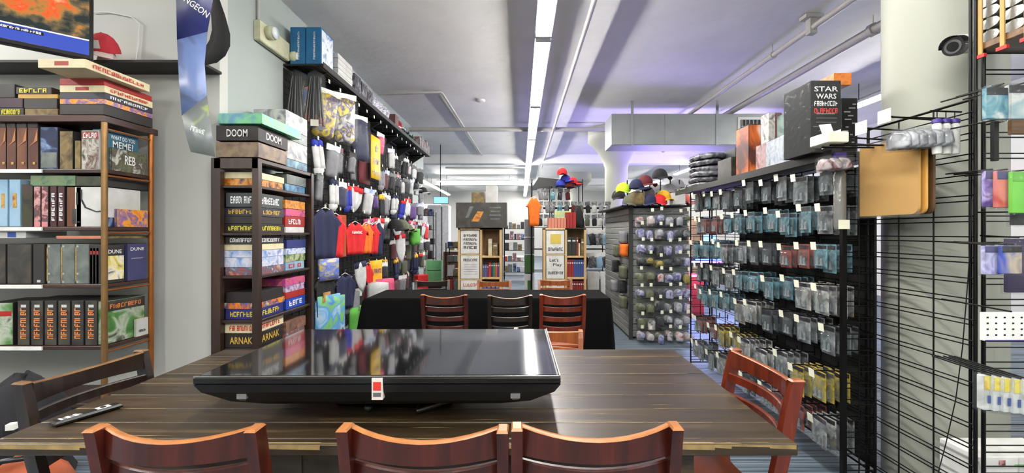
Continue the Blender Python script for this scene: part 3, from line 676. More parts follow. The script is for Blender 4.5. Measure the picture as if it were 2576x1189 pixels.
# ================= black wall shelf, wall TV, cap, banner =================
t = MB().bbox(-4.6, PX(555,3.6), 3.36, 3.615, 2.735, 2.76, mat('matt_black_shelf', (.07,.07,.075), rough=.7), .004)
tag(t.build('wall_shelf'), 'long black shelf on the grey wall above the bronze bookcase', 'shelf')
def tvmat():
    m, N, L, B = _new('tv_picture')
    tc = N.new('ShaderNodeTexCoord'); sp = N.new('ShaderNodeSeparateXYZ'); L.new(tc.outputs['Object'], sp.inputs[0])
    no = N.new('ShaderNodeTexNoise'); no.inputs['Scale'].default_value = 9; no.inputs['Detail'].default_value = 6; L.new(tc.outputs['Object'], no.inputs['Vector'])
    ds = N.new('ShaderNodeVectorMath'); ds.operation = 'DISTANCE'; L.new(tc.outputs['Object'], ds.inputs[0]); ds.inputs[1].default_value = (-.27, 0, .42)
    mr = N.new('ShaderNodeMapRange'); L.new(ds.outputs['Value'], mr.inputs[0]); mr.inputs[1].default_value = .02; mr.inputs[2].default_value = .26; mr.inputs[3].default_value = .22; mr.inputs[4].default_value = -.06
    ma = N.new('ShaderNodeMath'); ma.operation = 'ADD'; L.new(no.outputs['Fac'], ma.inputs[0]); L.new(mr.outputs[0], ma.inputs[1])
    r = N.new('ShaderNodeValToRGB'); r.color_ramp.elements[0].color = (.02,.03,.03,1); r.color_ramp.elements[0].position = .4; r.color_ramp.elements[1].color = (1,.75,.35,1); r.color_ramp.elements[1].position = .75
    e = r.color_ramp.elements.new(.5); e.color = (.16,.12,.06,1); e = r.color_ramp.elements.new(.57); e.color = (.5,.22,.05,1); e = r.color_ramp.elements.new(.66); e.color = (.95,.1,.02,1)
    r.color_ramp.elements[-1].position = .9
    L.new(ma.outputs[0], r.inputs[0]); B.inputs['Base Color'].default_value = (0,0,0,1); B.inputs['Roughness'].default_value = .2
    L.new(r.outputs[0], B.inputs['Emission Color']); B.inputs['Emission Strength'].default_value = 1.2
    return m
t = thing('wall_television', 'television on the wall above the bookcase showing fire and a blue news ticker', 'television', (-3.20, 3.2, 2.69), 0, None)
t.rotation_euler = (radians(-6), 0, radians(45-90+45+0))
t.rotation_euler = (radians(-7), 0, radians(44))
# local: screen faces -Y, right bottom corner at origin, extends to -X
MB().bbox(-1.0, 0, 0, .05, 0, .6, BLK, .006).build('bezel', t)
MB().box(-.975, -.022, -.0015, .001, .03, .578, tvmat()).build('screen', t)
s_ = MB().patch((-.498, -.0015, .085), (1,0,0), (0,0,1), .95, .11, emit('ticker_blue', (.03,.28,.85), .85), .002).patch((-.498,-.0015,.146), (1,0,0), (0,0,1), .95, .01, emit('ticker_white', (.95,.95,1), 1.4), .003)
s_.patch((-.42,-.0015,.118), (1,0,0), (0,0,1), .34, .026, BLK, .003).text('~24', (-.42,-.0015,.118), (1,0,0), (0,0,1), .32, .016, _m['ticker_white'], .005)
s_.build('news_ticker', t)
MB().box(-.6,-.4,.05,.35,.2,.4,MBL).build('wall_bracket', t)
def cap_obj(label, loc, rz, c1, c2, r=.09, group=None, logo=None, name='baseball_cap'):
    b = MB(); pr_ = [(r, 0), (r*1.01, r*.25), (r*.93, r*.6), (r*.72, r*.95), (r*.4, r*1.17), (r*.08, r*1.24), (.003, r*1.27)]
    b.lathe(pr_, c1, n=18)
    if logo: b.patch((0, -r*1.0, r*.5), (1,0,0), (0,.15,1), r*.8, r*.5, logo, .004)
    o = tag(b.build(name, loc=loc, rz=rz), label, 'cap', group)
    v = MB(); P = []
    for k in range(2):
        for i in range(9):
            a = -pi/2+(i-4)*.27; q = 1 if k == 0 else 1.0
            x, y = r*cos(a), r*sin(a)
            if k: y = y-r*.95*cos((i-4)*.27*1.15); x *= 1.12
            P.append((x, y, r*.05-(abs(i-4)*.04*r*(1+k))-k*r*.1))
    v.add([(x,y,z-.0) for x,y,z in P]+[(x,y,z+.006) for x,y,z in P], [(i,i+1,9+i+1,9+i) for i in range(8)]+[(18+i,27+i,27+i+1,18+i+1) for i in range(8)]+[(9+i,10+i,28+i,27+i) for i in range(8)], c2, True)
    v.build('brim', o); return o
fab = lambda k, c: mat('fabric_'+k, c, rough=.85, var=.12, scale=14)
cap_obj('red baseball cap with white brim and letters on the black wall shelf', (PX(262,3.44), 3.46, 2.85), -.1, fab('red', (.75,.2,.24)), fab('cream', (.87,.78,.76)), r=.092, logo=WHT)
bpy.data.objects['baseball_cap'].scale = (1, 1, 1.35); bpy.data.objects['baseball_cap'].rotation_euler = (.35, 0, .1)
tag(MB().lathe([(.07, 0), (.06, .05), (.045, .095)], fab('cream', (.87,.78,.76)), n=16).build('cap_stand', loc=(PX(262,3.44), 3.47, 2.761)), 'pale stand under the red cap on the black wall shelf', 'stand')
m_ = MB().tube([(PX(232,3.6),3.6,PZ(32,3.6)), (PX(270,3.6),3.6,PZ(30,3.6)), (PX(330,3.6),3.6,PZ(42,3.6)), (PX(352,3.6),3.6,PZ(60,3.6)), (PX(348,3.6),3.6,PZ(110,3.6)), (PX(338,3.6),3.6,2.77)], .005, hous_m, n=5)
tag(m_.build('power_cord'), 'thin pale cable looping across the grey wall from the television', 'cable')
# hanging poster strip
t = thing('hanging_banner', 'narrow blue fantasy poster banner hanging from the ceiling with its end curled', 'banner', (PX(490,2.9), 2.9, 1.9))
P_ban = pr('art_banner', [(.10,.11,.30),(.22,.27,.5),(.45,.55,.72),(.35,.38,.42),(.75,.8,.35)], 2.6, rough=.3)
def bp(px, py, d): return Vector((PX(px,d), d, PZ(py,d)))-Vector(t.location)
Lp = [(443,-230,2.88), (443,0,2.9), (445,100,2.92), (450,200,2.9), (457,290,2.86), (470,350,2.82), (480,382,2.8)]
Rp = [(532,-230,2.98), (535,0,3.0), (521,80,3.02), (514,160,3.0), (520,240,2.95), (530,320,2.88), (540,394,2.84)]
bs_ = MB()
for a_, b_, pm in ((0, 3, pr('art_banner_top', [(.10,.11,.30),(.13,.15,.36),(.2,.22,.45)], 3)), (2, 5, pr('art_banner_mid', [(.3,.32,.4),(.4,.47,.65),(.42,.5,.7),(.32,.3,.34)], 3.5)), (4, 7, pr('art_banner_low', [(.38,.4,.42),(.42,.45,.46),(.45,.47,.46),(.72,.78,.35)], 5))):
    bs_.loft([bp(*p) for p in Lp[a_:b_]], [bp(*p) for p in Rp[a_:b_]], .004, pm)
bs_.build('poster_sheet', t)
x_ = MB(); x_.text('DUNGEON', bp(497,18,2.85)+Vector((0,-.04,0)), (1,.18,-.75), (.6,0,.8), .24, .042, WHT, .01).text('~5', bp(500,328,2.76), (1,.1,-.35), (.3,0,1), .09, .03, WHT, .01)
x_.build('poster_lettering', t)
bk = MB(); O_ = [(535,-60,3.1), (552,0,3.1), (566,40,3.1), (578,85,3.12), (578,115,3.14), (566,140,3.16), (545,157,3.18), (515,164,3.19)]; I_ = [(512,-60,3.3), (527,0,3.3), (531,40,3.3), (533,75,3.3), (527,100,3.3), (520,112,3.3), (516,120,3.3), (510,130,3.3)]
bk.loft([bp(*p) for p in O_], [bp(*p) for p in I_], .005, mat('matt_black_backing', (.08,.08,.085), rough=.8)).build('curled_back', t)

# ================= emergency light on the white wall =================
beige = mat('beige_plastic', (.78,.78,.66), rough=.4); lens = mat('ribbed_lens', (.85,.87,.88), rough=.15)
t = thing('emergency_light', 'beige emergency light with two round lamp heads on the white wall', 'emergency light', (-2.548, 4.08, 3.2))
MB().bbox(0, .06, 0, .52, .04, .24, beige, .01).build('housing', t)
for y, z_ in ((.12, .22), (.56, .16)):
    h = MB().lathe([(.055, 0), (.065, .02), (.065, .06), (.03, .085)], beige, n=18, c=(.06, y, z_-.06), axis='x'); h.build('lamp_head', t)
    l = MB().lathe([(.058, .0), (.054, .012), (.001, .018)], lens, n=18, c=(.135, y, z_-.06), axis='x'); l.build('lens', t)
tag(MB().cyl((-2.53,4.12,3.42), (-2.53,4.12,ZC-.002), .013, pip).build('conduit_drop'), 'short vertical conduit above the emergency light', 'conduit')

# ================= brown bookcase against the white wall =================
bw = wood('dark_brown_case', (.12,.07,.055), (.19,.12,.09), (.27,.18,.14), 2, .4, .2, .5)
KX0, KX1, KY0, KY1 = -2.54, -2.20, 3.56, 4.46
t = thing('brown_bookcase', 'tall dark brown open bookcase of board games against the white wall', 'bookcase', (KX1, KY0, 0))
KS = [.16, .385, .667, 1.04, 1.40, 1.795]
for x, y in ((0, 0), (-.34+.0, 0), (0, KY1-KY0), (-.34, KY1-KY0), (0, .46)):
    if y == .46: continue
    MB().bbox(x-.026, x+.026 if x == 0 else x+.05, y-.02, y+.03, 0, 2.02, bw).build('post', t)
for z in KS: MB().bbox(-.34, .012, 0, KY1-KY0, z-.024, z, bw).build('shelf', t)
e = MB().bbox(-.34, .02, -.02, .02, 1.93, 2.02, bw).bbox(-.34, .02, KY1-KY0-.02, KY1-KY0+.03, 1.96, 2.02, bw).bbox(-.03, .02, 0, KY1-KY0, 1.985, 2.02, bw)
e.build('top_frame', t)
MB().bbox(-.342, -.336, 0, KY1-KY0, .1, 2.0, bw).build('back_panel', t)
random.seed(11)
KG = 'board games in the brown bookcase'
def kbox(label, y0, z, w, l, h, face, body=None, txt=None, tcol=WTX, art=None, cat='board game', x1=-2.215, n='board_game', grp=KG, tw_=.7):
    o = MB().bbox(-w, 0, 0, l, 0, h, body or face, .002); ftxt = txt
    for fc in (0, 1):
        c = (0, l/2, h/2) if fc else (-w/2, 0, h/2); r = (0,1,0) if fc else (1,0,0); W_ = l if fc else w
        o.patch(c, r, (0,0,1), W_*.985, h*.97, face, .0008)
        if art: o.patch((c[0], c[1], h*art[1]), r, (0,0,1), W_*art[2], h*art[3], art[0], .0014)
        if txt: o.text(txt, c, r, (0,0,1), W_*tw_, h*.5, text_m(tcol), .003)
    return tag(o.build(n, loc=(x1, y0, z+.001)), label, cat, grp)
BKC = mat('black_card', (.12,.1,.1)); NVY = mat('navy_card', (.16,.16,.22))
A_fire = pr('art_fire', [(.15,.1,.05),(.7,.4,.1),(.85,.6,.25),(.3,.2,.3)], 12); A_pur = pr('art_purple', [(.3,.15,.35),(.6,.45,.65),(.8,.75,.8),(.4,.3,.2)], 14)
A_sil = pr('art_silver', [(.35,.36,.38),(.55,.56,.58),(.75,.74,.72),(.3,.3,.35)], 9); A_sky = pr('art_sky', [(.35,.5,.75),(.65,.72,.85),(.85,.85,.9),(.5,.55,.75)], 11)
A_mix = pr('art_mixed', [(.7,.65,.6),(.6,.25,.2),(.3,.4,.5),(.85,.82,.75)], 16); A_pk = pr('art_magenta', [(.6,.15,.4),(.75,.3,.6),(.8,.4,.4),(.3,.15,.4)], 10)
A_tur = pr('art_turquoise', [(.15,.55,.6),(.3,.65,.5),(.35,.7,.45),(.2,.5,.6)], 5); A_yel = pr('art_yellow', [(.8,.7,.2),(.85,.45,.15),(.2,.25,.5),(.9,.85,.5)], 14)
# on top of the bookcase
kbox('flat turquoise and green game box topping the pile on the brown bookcase', 3.5, 2.292, .36, .62, .085, A_tur, x1=-2.12)
kbox('black game box with big white four letter title under the turquoise box', 3.53, 2.16, .345, .45, .125, BKC, txt='DOOM', tcol=WTX, art=None, tw_=.5, x1=-2.17)
kbox('brown fantasy game box below the black four letter box', 3.54, 2.025, .35, .44, .125, pr('art_browngrey', [(.2,.17,.16),(.4,.3,.22),(.5,.42,.3),(.35,.35,.35)], 10), x1=-2.175)
for i, (h, m_, tx) in enumerate(((.075, pr('art_bluedark', [(.1,.15,.2),(.2,.45,.55),(.5,.65,.7)], 12), None), (.18, A_sil, None), (.1, P_grey, '~5'), (.17, A_sil, None))):
    kbox('grey game box in the tall pile atop the brown bookcase, %s from the bottom' % ORD[i+1] if i else 'blue black flat box lowest in the tall pile atop the brown bookcase', 4.0, 2.025+[0,.077,.259,.361][i], .3, .4, h, m_, txt=tx, x1=-2.2)
def pile(y0, l, z, items, where):
    for i, (h, m_, tx, tcn, lab) in enumerate(items):
        kbox('%s, %s up, %s of brown bookcase' % (lab, ORD[i+1], where), y0+random.uniform(0, .02), z, .28+random.uniform(-.02, .02), l-.015-random.uniform(0, .03), h, m_, txt=tx, tcol=tcn, x1=-2.225+random.uniform(0, .008)); z += h+.002
W1 = 'near half, %s shelf'; W2_ = 'far half, %s shelf'
pile(3.6, .42, KS[5], [(.06, A_fire, None, WTX, 'orange and purple game box'), (.055, CRM, None, WTX, 'tan game box'),], W1 % 'top')
pile(3.6, .42, KS[4], [(.075, BKC, '~8', YTX, 'black game box with gold title'), (.06, BKC, None, WTX, 'plain black game box'), (.075, NVY, '~7', GOLD, 'navy game box with gold title'), (.12, mat('slate_card', (.22,.24,.25)), '~8', WTX, 'slate game box with white title')], W1 % 'second')
pile(3.6, .42, KS[3], [(.065, A_mix, None, WTX, 'busy patterned game box'), (.08, A_sky, None, WTX, 'pale blue game box'), (.06, A_sky, None, WTX, 'lavender game box'), (.05, CRM, None, RTX, 'cream striped game box'), (.065, DK, '~9', WTX, 'dark grey game box with pale script')], W1 % 'third')
pile(3.6, .42, KS[2], [(.085, mat('royal_card', (.14,.14,.42)), '~7', YTX, 'royal blue game box'), (.05, A_yel, None, WTX, 'yellow and red game box'), (.09, BKC, None, WTX, 'black game box')], W1 % 'fourth')
pile(3.6, .42, KS[1], [(.045, BKC, None, GOLD, 'black game box with gold trim'), (.118, BKC, 'ARNAK', GOLD, 'black game box with big gold title'), (.085, CRM, '~9', RTX, 'cream game box with red title')], W1 % 'fifth')
pile(3.6, .42, KS[0], [(.06, CRM, None, WTX, 'cream box'), (.06, DK, None, WTX, 'dark box')], W1 % 'lowest')
pile(4.03, .385, KS[5], [(.07, pr('art_nightblue', [(.08,.12,.2),(.25,.45,.6),(.4,.6,.7)], 10), None, WTX, 'night blue game box'), (.09, P_grey, None, WTX, 'grey game box')], W2_ % 'top')
pile(4.03, .385, KS[4], [(.055, P_white, None, WTX, 'white game box'), (.1, RED, '~6', WTX, 'red game box with white title'), (.07, A_pk, None, WTX, 'pink game box'), (.08, A_fire, None, WTX, 'orange gold game box')], W2_ % 'second')
pile(4.03, .385, KS[3], [(.075, P_lblue, '~3', RTX, 'light blue game box with red emblem'), (.07, P_green, None, WTX, 'leafy green game box'), (.06, A_sky, None, WTX, 'blue white game box'), (.08, mat('deepblue_card', (.1,.15,.4)), None, WTX, 'deep blue game box')], W2_ % 'third')
pile(4.03, .385, KS[2], [(.1, mat('bright_blue_card', (.08,.25,.65)), '~4', WTX, 'bright blue game box'), (.06, RED, None, WTX, 'red box'), (.06, A_pur, None, WTX, 'purple strip game box'), (.07, A_pk, None, WTX, 'magenta game box')], W2_ % 'fourth')
pile(4.03, .385, KS[1], [(.06, A_mix, None, WTX, 'grey patterned game box'), (.1, pr('art_autumn', [(.3,.25,.2),(.5,.35,.3),(.6,.5,.4)], 14), None, WTX, 'autumn coloured game box')], W2_ % 'fifth')
pile(4.03, .385, KS[0], [(.07, BKC, None, WTX, 'black box'), (.07, A_sky, None, WTX, 'blue box')], W2_ % 'lowest')

# ================= high black shelf over the sports goods =================
bsh = mat('black_slat_shelf', (.06,.06,.06), rough=.5)
t = thing('high_shelf', 'long black shelf high on the left wall above the sports goods', 'shelf', (-2.545, 4.58, 3.19))
MB().bbox(0, .425, 0, 5.5, 0, .022, bsh, .004).build('shelf_board', t)
g = MB()
for i in range(14): g.box(.02+i*.03, .03+i*.03, .0, 5.5, -.006, 0, bsh)
g.build('underside_rib', t)
MB().box(.425, .432, 0, 5.5, -.015, .04, mat('shelf_lip', (.2,.2,.2), rough=.3)).build('front_lip', t)
for i in range(6): MB().add([(0,.2+i*1.0,0), (.38,.2+i*1.0,0), (0,.2+i*1.0,-.25), (0,.22+i*1.0,0), (.38,.22+i*1.0,0), (0,.22+i*1.0,-.25)], [(0,1,2), (5,4,3), (0,3,4,1), (1,4,5,2), (2,5,3,0)], bsh).build('bracket', t)
SG = 'things kept on the high left shelf'
def shelfbox(label, y0, l, w, h, m_, x0=-2.13, z=3.214, cat='box', name='storage_box', txt=None, tcol=WTX, vert=False, grp=SG):
    o = MB().bbox(-w, 0, 0, l, 0, h, m_, .003)
    if txt:
        o.text(txt, (-w*.45, 0, h*.5), (0,0,1) if vert else (1,0,0), (-1,0,0) if vert else (0,0,1), h*.75 if vert else w*.8, w*.12 if vert else h*.4, text_m(tcol), .003)
    return tag(o.build(name, loc=(x0, y0, z)), label, cat, grp)
blu = mat('blue_carton', (.1,.38,.56)); A_blb = pr('art_bluewhite', [(.2,.45,.65),(.85,.88,.9),(.9,.92,.95),(.3,.5,.7)], 8)
for i, x in enumerate((-2.32, -2.15)):
    o = shelfbox('tall blue carton with white upright lettering, %s' % ('next to the wall' if i == 0 else 'at the shelf front edge'), 4.6, .3, .16, .4, blu, x0=x, txt='~14', vert=True)
    MB().patch((0,.15,.2), (0,1,0), (0,0,1), .27, .36, A_blb, .002).build('side_print', o)
for i in range(5): shelfbox('flat white box in the pile behind the blue cartons, %s from the bottom' % ORD[i+1], 4.98+.01*(i % 2), .42, .32, .055, P_white, z=3.214+.057*i)
for i in range(3): shelfbox('grey plastic wrapped bundle on the high shelf, %s from the blue cartons' % ORD[i+1], 5.5+i*.22, .2, .3, .24-.02*i, pr('art_greywrap', [(.15,.15,.17),(.35,.35,.38),(.6,.6,.62)], 14, rough=.2), name='wrapped_bundle')
for i in range(6):
    y = 6.2+i*.17
    o = MB().lathe([(.05, 0), (.075, .14), (.078, .2)], pr('art_stripe', [(.12,.12,.25),(.8,.8,.85),(.15,.15,.3),(.8,.8,.85)], 6, stretch=(1,1,5)), n=14)
    tag(o.build('striped_cup', loc=(-2.24, y, 3.214)), 'navy and white striped cup on the high shelf, %s of six from the blue cartons' % ORD[i+1], 'cup', 'striped cups on the high shelf')
shelfbox('brown cylinder carton on the high shelf behind the striped cups', 7.25, .2, .16, .2, mat('brownish_card', (.35,.22,.2)))
o = MB().lathe([(.0, 0), (.12,.01), (.15,.08), (.14,.17), (.08,.23), (.01,.25)], mat('red_gloss', (.65,.08,.1), rough=.2, coat=.6), n=20)
h_ = tag(o.build('helmet', loc=(-2.3, 7.75, 3.214)), 'red glossy sports helmet on the high shelf', 'helmet', SG); MB().tube([(.10,-.1,.06), (.19,-.05,.07), (.19,.05,.07), (.1,.1,.06)], .008, hous_m).build('face_guard', h_)
for i in range(3):
    b = MB().lathe([(.05, 0), (.06,.08)], mat('pot_black', (.1,.1,.1)), n=12); o = tag(b.build('potted_plant', loc=(-2.26, 8.15+i*.3, 3.214)), 'small green plant on the high shelf, %s of three beyond the red helmet' % ORD[i+1], 'plant', 'plants on the high shelf')
    l = MB(); lf = mat('leaf_green', (.2,.35,.2), rough=.5)
    for k in range(26):
        a = k*2.4; e_ = .25+.9*random.random(); L_ = random.uniform(.08,.15); p = Vector((cos(a)*cos(e_), sin(a)*cos(e_), sin(e_)))*L_; q = Vector((-sin(a), cos(a), 0))*.02
        l.add([Vector((0,0,.08)), Vector((0,0,.08))+p*.5+q, Vector((0,0,.08))+p, Vector((0,0,.08))+p*.5-q, Vector((0,0,.075))+p*.5], [(0,1,2,3), (3,2,1,4)], lf)
    l.build('foliage', o)
for i in range(5): shelfbox('red and grey drink can carton on the high shelf, %s counted from the plants' % ORD[i+1], 9.02+i*.2, .16, .2, .22+.04*(i % 2), pr('art_canred', [(.5,.15,.15),(.6,.6,.6),(.3,.3,.32),(.7,.3,.3)], 10))

# ================= goods on the left wall =================
t = thing('wall_grid', 'black wire display grid carrying the sports goods on the left wall', 'display grid', (-2.545, 4.6, .05))
g = MB()
for i in range(37): g.cyl((.008, i*.15, 0), (.008, i*.15, 3.1), .003, MBL, n=4, caps=False)
for i in range(41): g.cyl((.012, 0, i*.077), (.012, 5.4, i*.077), .003, MBL, n=4, caps=False)
g.build('wire_lattice', t)
MB().box(0, .004, -.02, 5.42, 0, 3.12, mat('dark_backing', (.07,.07,.075), rough=.9)).build('backing_board', t)
hookm = mat('chrome_wire', (.55,.55,.56), rough=.25, metal=.9)
def sx(o, y, z, x, rz=pi/2, rx=0): o.location = (x, y, z); o.rotation_euler = (0, 0, rz)
# local frames: goods are built in XZ facing -Y, then turned by +90 deg so that they face +X
def shirt(c, c2=None, W=.46, L_=.6, logo=None, lc=WTX, th=.03):
    b = MB(); hw = W/2; ca = []
    for u in (-1, -.86, -.72, -.62, -.5, -.3, -.15, 0, .15, .3, .5, .62, .72, .86, 1):
        x = u*hw; a = abs(u)
        zt = -.02 if a < .17 else (0.0 if a < .35 else -.02-(a-.35)*.22)
        if a < .1: zt = -.045
        zb = -L_ if a <= .62 else -L_*.38+(a-.62)*.12
        if a == .62: zb = -L_
        ca.append((x, zb, zt))
    b.cols(ca, th, c, .012, 8)
    if logo: b.text(logo, (0, -th/2-.016, -L_*.3), (1,0,0), (0,0,1), W*.38, L_*.09, text_m(lc), .006)
    if c2: b.patch((0, -th/2-.014, -L_*.55), (1,0,0), (0,0,1), W*.3, L_*.25, c2, .004)
    b.tube([(-hw*.5,0,-.035), (-.05,0,.0), (0,0,.02), (.05,0,.0), (hw*.5,0,-.035)], .005, hous_m, n=5).tube([(0,0,.02), (0,0,.05), (.02,0,.065), (.03,0,.045)], .003, hookm, n=5)
    return b
def bagged(c, W=.22, H=.42, head=None, th=.04):
    b = MB().cols([(-W/2*.8, -H*.92, -.09), (-W*.25, -H*.97, -.07), (0, -H*.95, -.06), (W*.25, -H*.98, -.07), (W/2*.8, -H*.9, -.09)], th, c, .01, 7, bulge=.02)
    h = MB().box(-W/2, W/2, -.006, .006, -.07, .0, head or WHT)
    p = MB().cols([(-W/2, -H, -.06), (-W/4, -H*1.01, -.05), (0, -H, -.05), (W/4, -H*1.01, -.05), (W/2, -H, -.06)], th*1.5, GLS, .012, 6, bulge=.025)
    return b, h, p
def sock(c, c2, L_=.4):
    b = MB()
    for k, dx in enumerate((-.03, .03)):
        b.cols([(dx-.035, -L_, -.02), (dx, -L_*1.02, 0), (dx+.035, -L_, -.02)], .02, c, .006, 5)
        b.cols([(dx-.036, -L_*.25, -.02+.001), (dx, -L_*.25, 0.001), (dx+.036, -L_*.25, -.02+.001)], .024, c2, .004, 2)
    return b.cols([(-.075, -L_-.07, -L_+.0), (0, -L_-.08, -L_+.01), (.045, -L_-.03, -L_)], .022, c, .004, 2)
def pennant(c, c2, W=.16, L_=.5):
    b = MB().cols([(-W/2, -L_*.5, 0), (-W/4, -L_*.8, 0), (0, -L_, 0), (W/4, -L_*.8, 0), (W/2, -L_*.55, 0)], .012, c, .01, 6)
    return b.cols([(-W/2, -.07, .003), (0, -.07, .003), (W/2, -.07, .003)], .018, c2, .005, 2)
LG = 'sports goods hung on the left wall'
def hang(b, name, label, cat, y, z, x=-2.25, rz=pi/2, grp=LG, parts=()):
    o = b.build(name, loc=(x, y, z), rz=rz)
    if name.startswith('bagged') or name in ('pennant', 'sock_pair'): o.rotation_euler = (random.uniform(-.05,.12), random.uniform(-.16,.16), rz)
    tag(o, label, cat, grp)
    for n_, p_ in parts: p_.build(n_, o)
    return o
fr = fab('scarlet', (.8,.12,.14)); fo = fab('orange', (.92,.45,.13)); fn = fab('navy', (.1,.12,.25)); fk = fab('black', (.08,.08,.09)); fw = fab('white', (.78,.78,.78)); fg = fab('gold', (.88,.68,.15)); fp = fab('purple', (.35,.2,.5)); fm = fab('maroon', (.35,.1,.13)); fgn = fab('green', (.35,.65,.25)); fgr = fab('grey', (.5,.5,.52)); fb = fab('royal', (.15,.2,.6)); fol = fab('olive', (.35,.36,.28)); fpk = fab('pink', (.85,.35,.5))
beach = pr('art_beach', [(.25,.5,.75),(.5,.75,.3),(.3,.6,.85),(.75,.85,.9),(.15,.2,.35)], 4, rough=.7)
stars = pr('art_flagstripes', [(.7,.15,.2),(.9,.88,.88),(.7,.15,.2),(.2,.2,.4)], 5, rough=.8, stretch=(5,1,.2)); cosA = pr('art_costume', [(.3,.3,.2),(.85,.75,.2),(.25,.2,.4),(.55,.5,.3)], 9)
rain = pr('art_rainbow', [(.6,.2,.5),(.9,.6,.2),(.3,.5,.8),(.85,.85,.8)], 7); batA = pr('art_bats', [(.1,.09,.1),(.2,.18,.18),(.35,.25,.25)], 16, stretch=(3,3,.5))
Yx = lambda px, x=-2.2: -x*F/(VX-px)
# near end: bagged bundles below the shelf corner
def big_bag(label, px, py0, d, c, W, H, rz, x=None, head=None):
    b, h, p = bagged(c, W, H, head, .07); return hang(b, 'bagged_costume', label, 'costume pack', d, PZ(py0, d), PX(px, d) if x is None else x, rz, 'bagged sets under the high shelf', (('header_card', h), ('clear_bag', p)))
def stick_bag(label, px, py0, d, rz, x):
    rod = mat('dark_rod', (.10,.09,.09), rough=.35); gr = mat('rod_grip', (.42,.28,.24), rough=.5); b = MB()
    for k in range(8):
        a = -.075+.02*k; b.cyl((a*.6, .012*(k % 3)-.01, -.06), (a*1.25, .02*(k % 3)-.02, -.5-.02*(k % 4)), .010, rod, n=7, r1=.014); b.cyl((a*1.22, .02*(k % 3)-.02, -.47-.02*(k % 4)), (a*1.27, .02*(k % 3)-.02, -.53-.02*(k % 4)), .016, gr, n=7)
    p = MB().cols([(-.07,-.60,-.03), (-.04,-.62,-.01), (0,-.62,0), (.04,-.62,-.01), (.1,-.58,-.04)], .06, GLS, .015, 7, bulge=.05); h = MB().box(-.04,.04,-.036,-.032,-.6,-.53,TAG)
    return hang(b, 'stick_bundle', label, 'stick bundle', d, PZ(py0, d), x, rz, 'bagged sets under the high shelf', (('clear_bag', p), ('price_tag', h)))
stick_bag('bundle of dark sticks with brown grips in clear bag, nearer the wall', 728, 178, 4.62, .1, -2.42)
stick_bag('bundle of dark sticks with brown grips in clear bag, nearer the aisle', 752, 180, 4.66, .2, -2.24)
big_bag('clear bag of rainbow coloured goods hanging below the shelf corner', 785, 190, 4.85, rain, .2, .5, .6)
big_bag('bag of dull yellow and purple costume pieces behind the rainbow bag', 826, 225, 5.0, cosA, .3, .6, .8)
big_bag('clear bag of bright yellow costume pieces with white tag', 866, 235, 5.3, pr('art_yellowbag', [(.9,.8,.15),(.85,.85,.85),(.25,.2,.4),(.9,.8,.2)], 10), .32, .62, .9)
big_bag('dark blue bagged garment beyond the yellow costume bag', 902, 290, 5.7, fn, .3, .62, 1.1)
o = hang(MB().cols([(-.2,-.62,0), (0,-.62,0), (.2,-.62,0)], .02, fm, .01, 5), 'team_banner', 'maroon banner behind the yellow army style banner', 'banner', 6.05, PZ(352,6.05), -2.22)
b = MB().cols([(-.19,-.62,0), (0,-.62,0), (.19,-.62,0)], .015, mat('banner_yellow', (.9,.72,.12)), .002, 5); b.text('ARMY', (0,-.012,-.36), (1,0,0), (0,0,1), .3, .09, BLK, .004).text('~6', (0,-.012,-.53), (1,0,0), (0,0,1), .3, .06, BLK, .004)
st5 = [( .075*(1 if i % 2 == 0 else .4)*sin(i*pi/5), -.012-.004, -.17+.075*(1 if i % 2 == 0 else .4)*cos(i*pi/5)) for i in range(10)]; b.add(st5, [tuple(range(9,-1,-1))], BLK)
hang(b, 'team_banner', 'yellow banner with black star and black lettering', 'banner', 6.3, PZ(345,6.3), -2.14)
big_bag('pink garment in a bag behind the yellow banner', 958, 335, 6.9, fpk, .2, .35, 1.3)
# row of navy, scarlet and orange shirts
hang(shirt(fn, logo=None, L_=.55, W=.5), 'jersey', 'navy jersey hanging nearest the brown bookcase', 'jersey', 4.72, PZ(525,4.72), -2.16, 1.25)
o = hang(shirt(fr, L_=.5, W=.4), 'jersey', 'scarlet jersey just behind the navy jersey', 'jersey', 4.98, PZ(540,4.98), -2.16, 1.3)
hang(MB().box(-.08,.08,-.02,.02,-.5,0,fab('rust', (.6,.27,.12))), 'folded_garment', 'rust brown folded garment beside the scarlet jersey', 'garment', 5.12, PZ(540,5.1), -2.16, 1.3)
hang(shirt(fr, logo='~7', W=.48, L_=.4), 'jersey', 'scarlet team shirt with white chest lettering', 'jersey', 5.42, PZ(560,5.4), -2.10, 1.2)
hang(shirt(fo, W=.3, L_=.4), 'jersey', 'bright orange shirt in the scarlet row', 'jersey', 5.78, PZ(562,5.75), -2.09, 1.2)
hang(shirt(fr, W=.34, L_=.42), 'jersey', 'scarlet shirt just beyond the orange one', 'jersey', 6.05, PZ(563,6.0), -2.10, 1.2)
hang(shirt(fn, W=.4, L_=.5), 'jersey', 'navy shirt beyond the scarlet and orange row', 'jersey', 6.4, PZ(560,6.4), -2.16, 1.2)
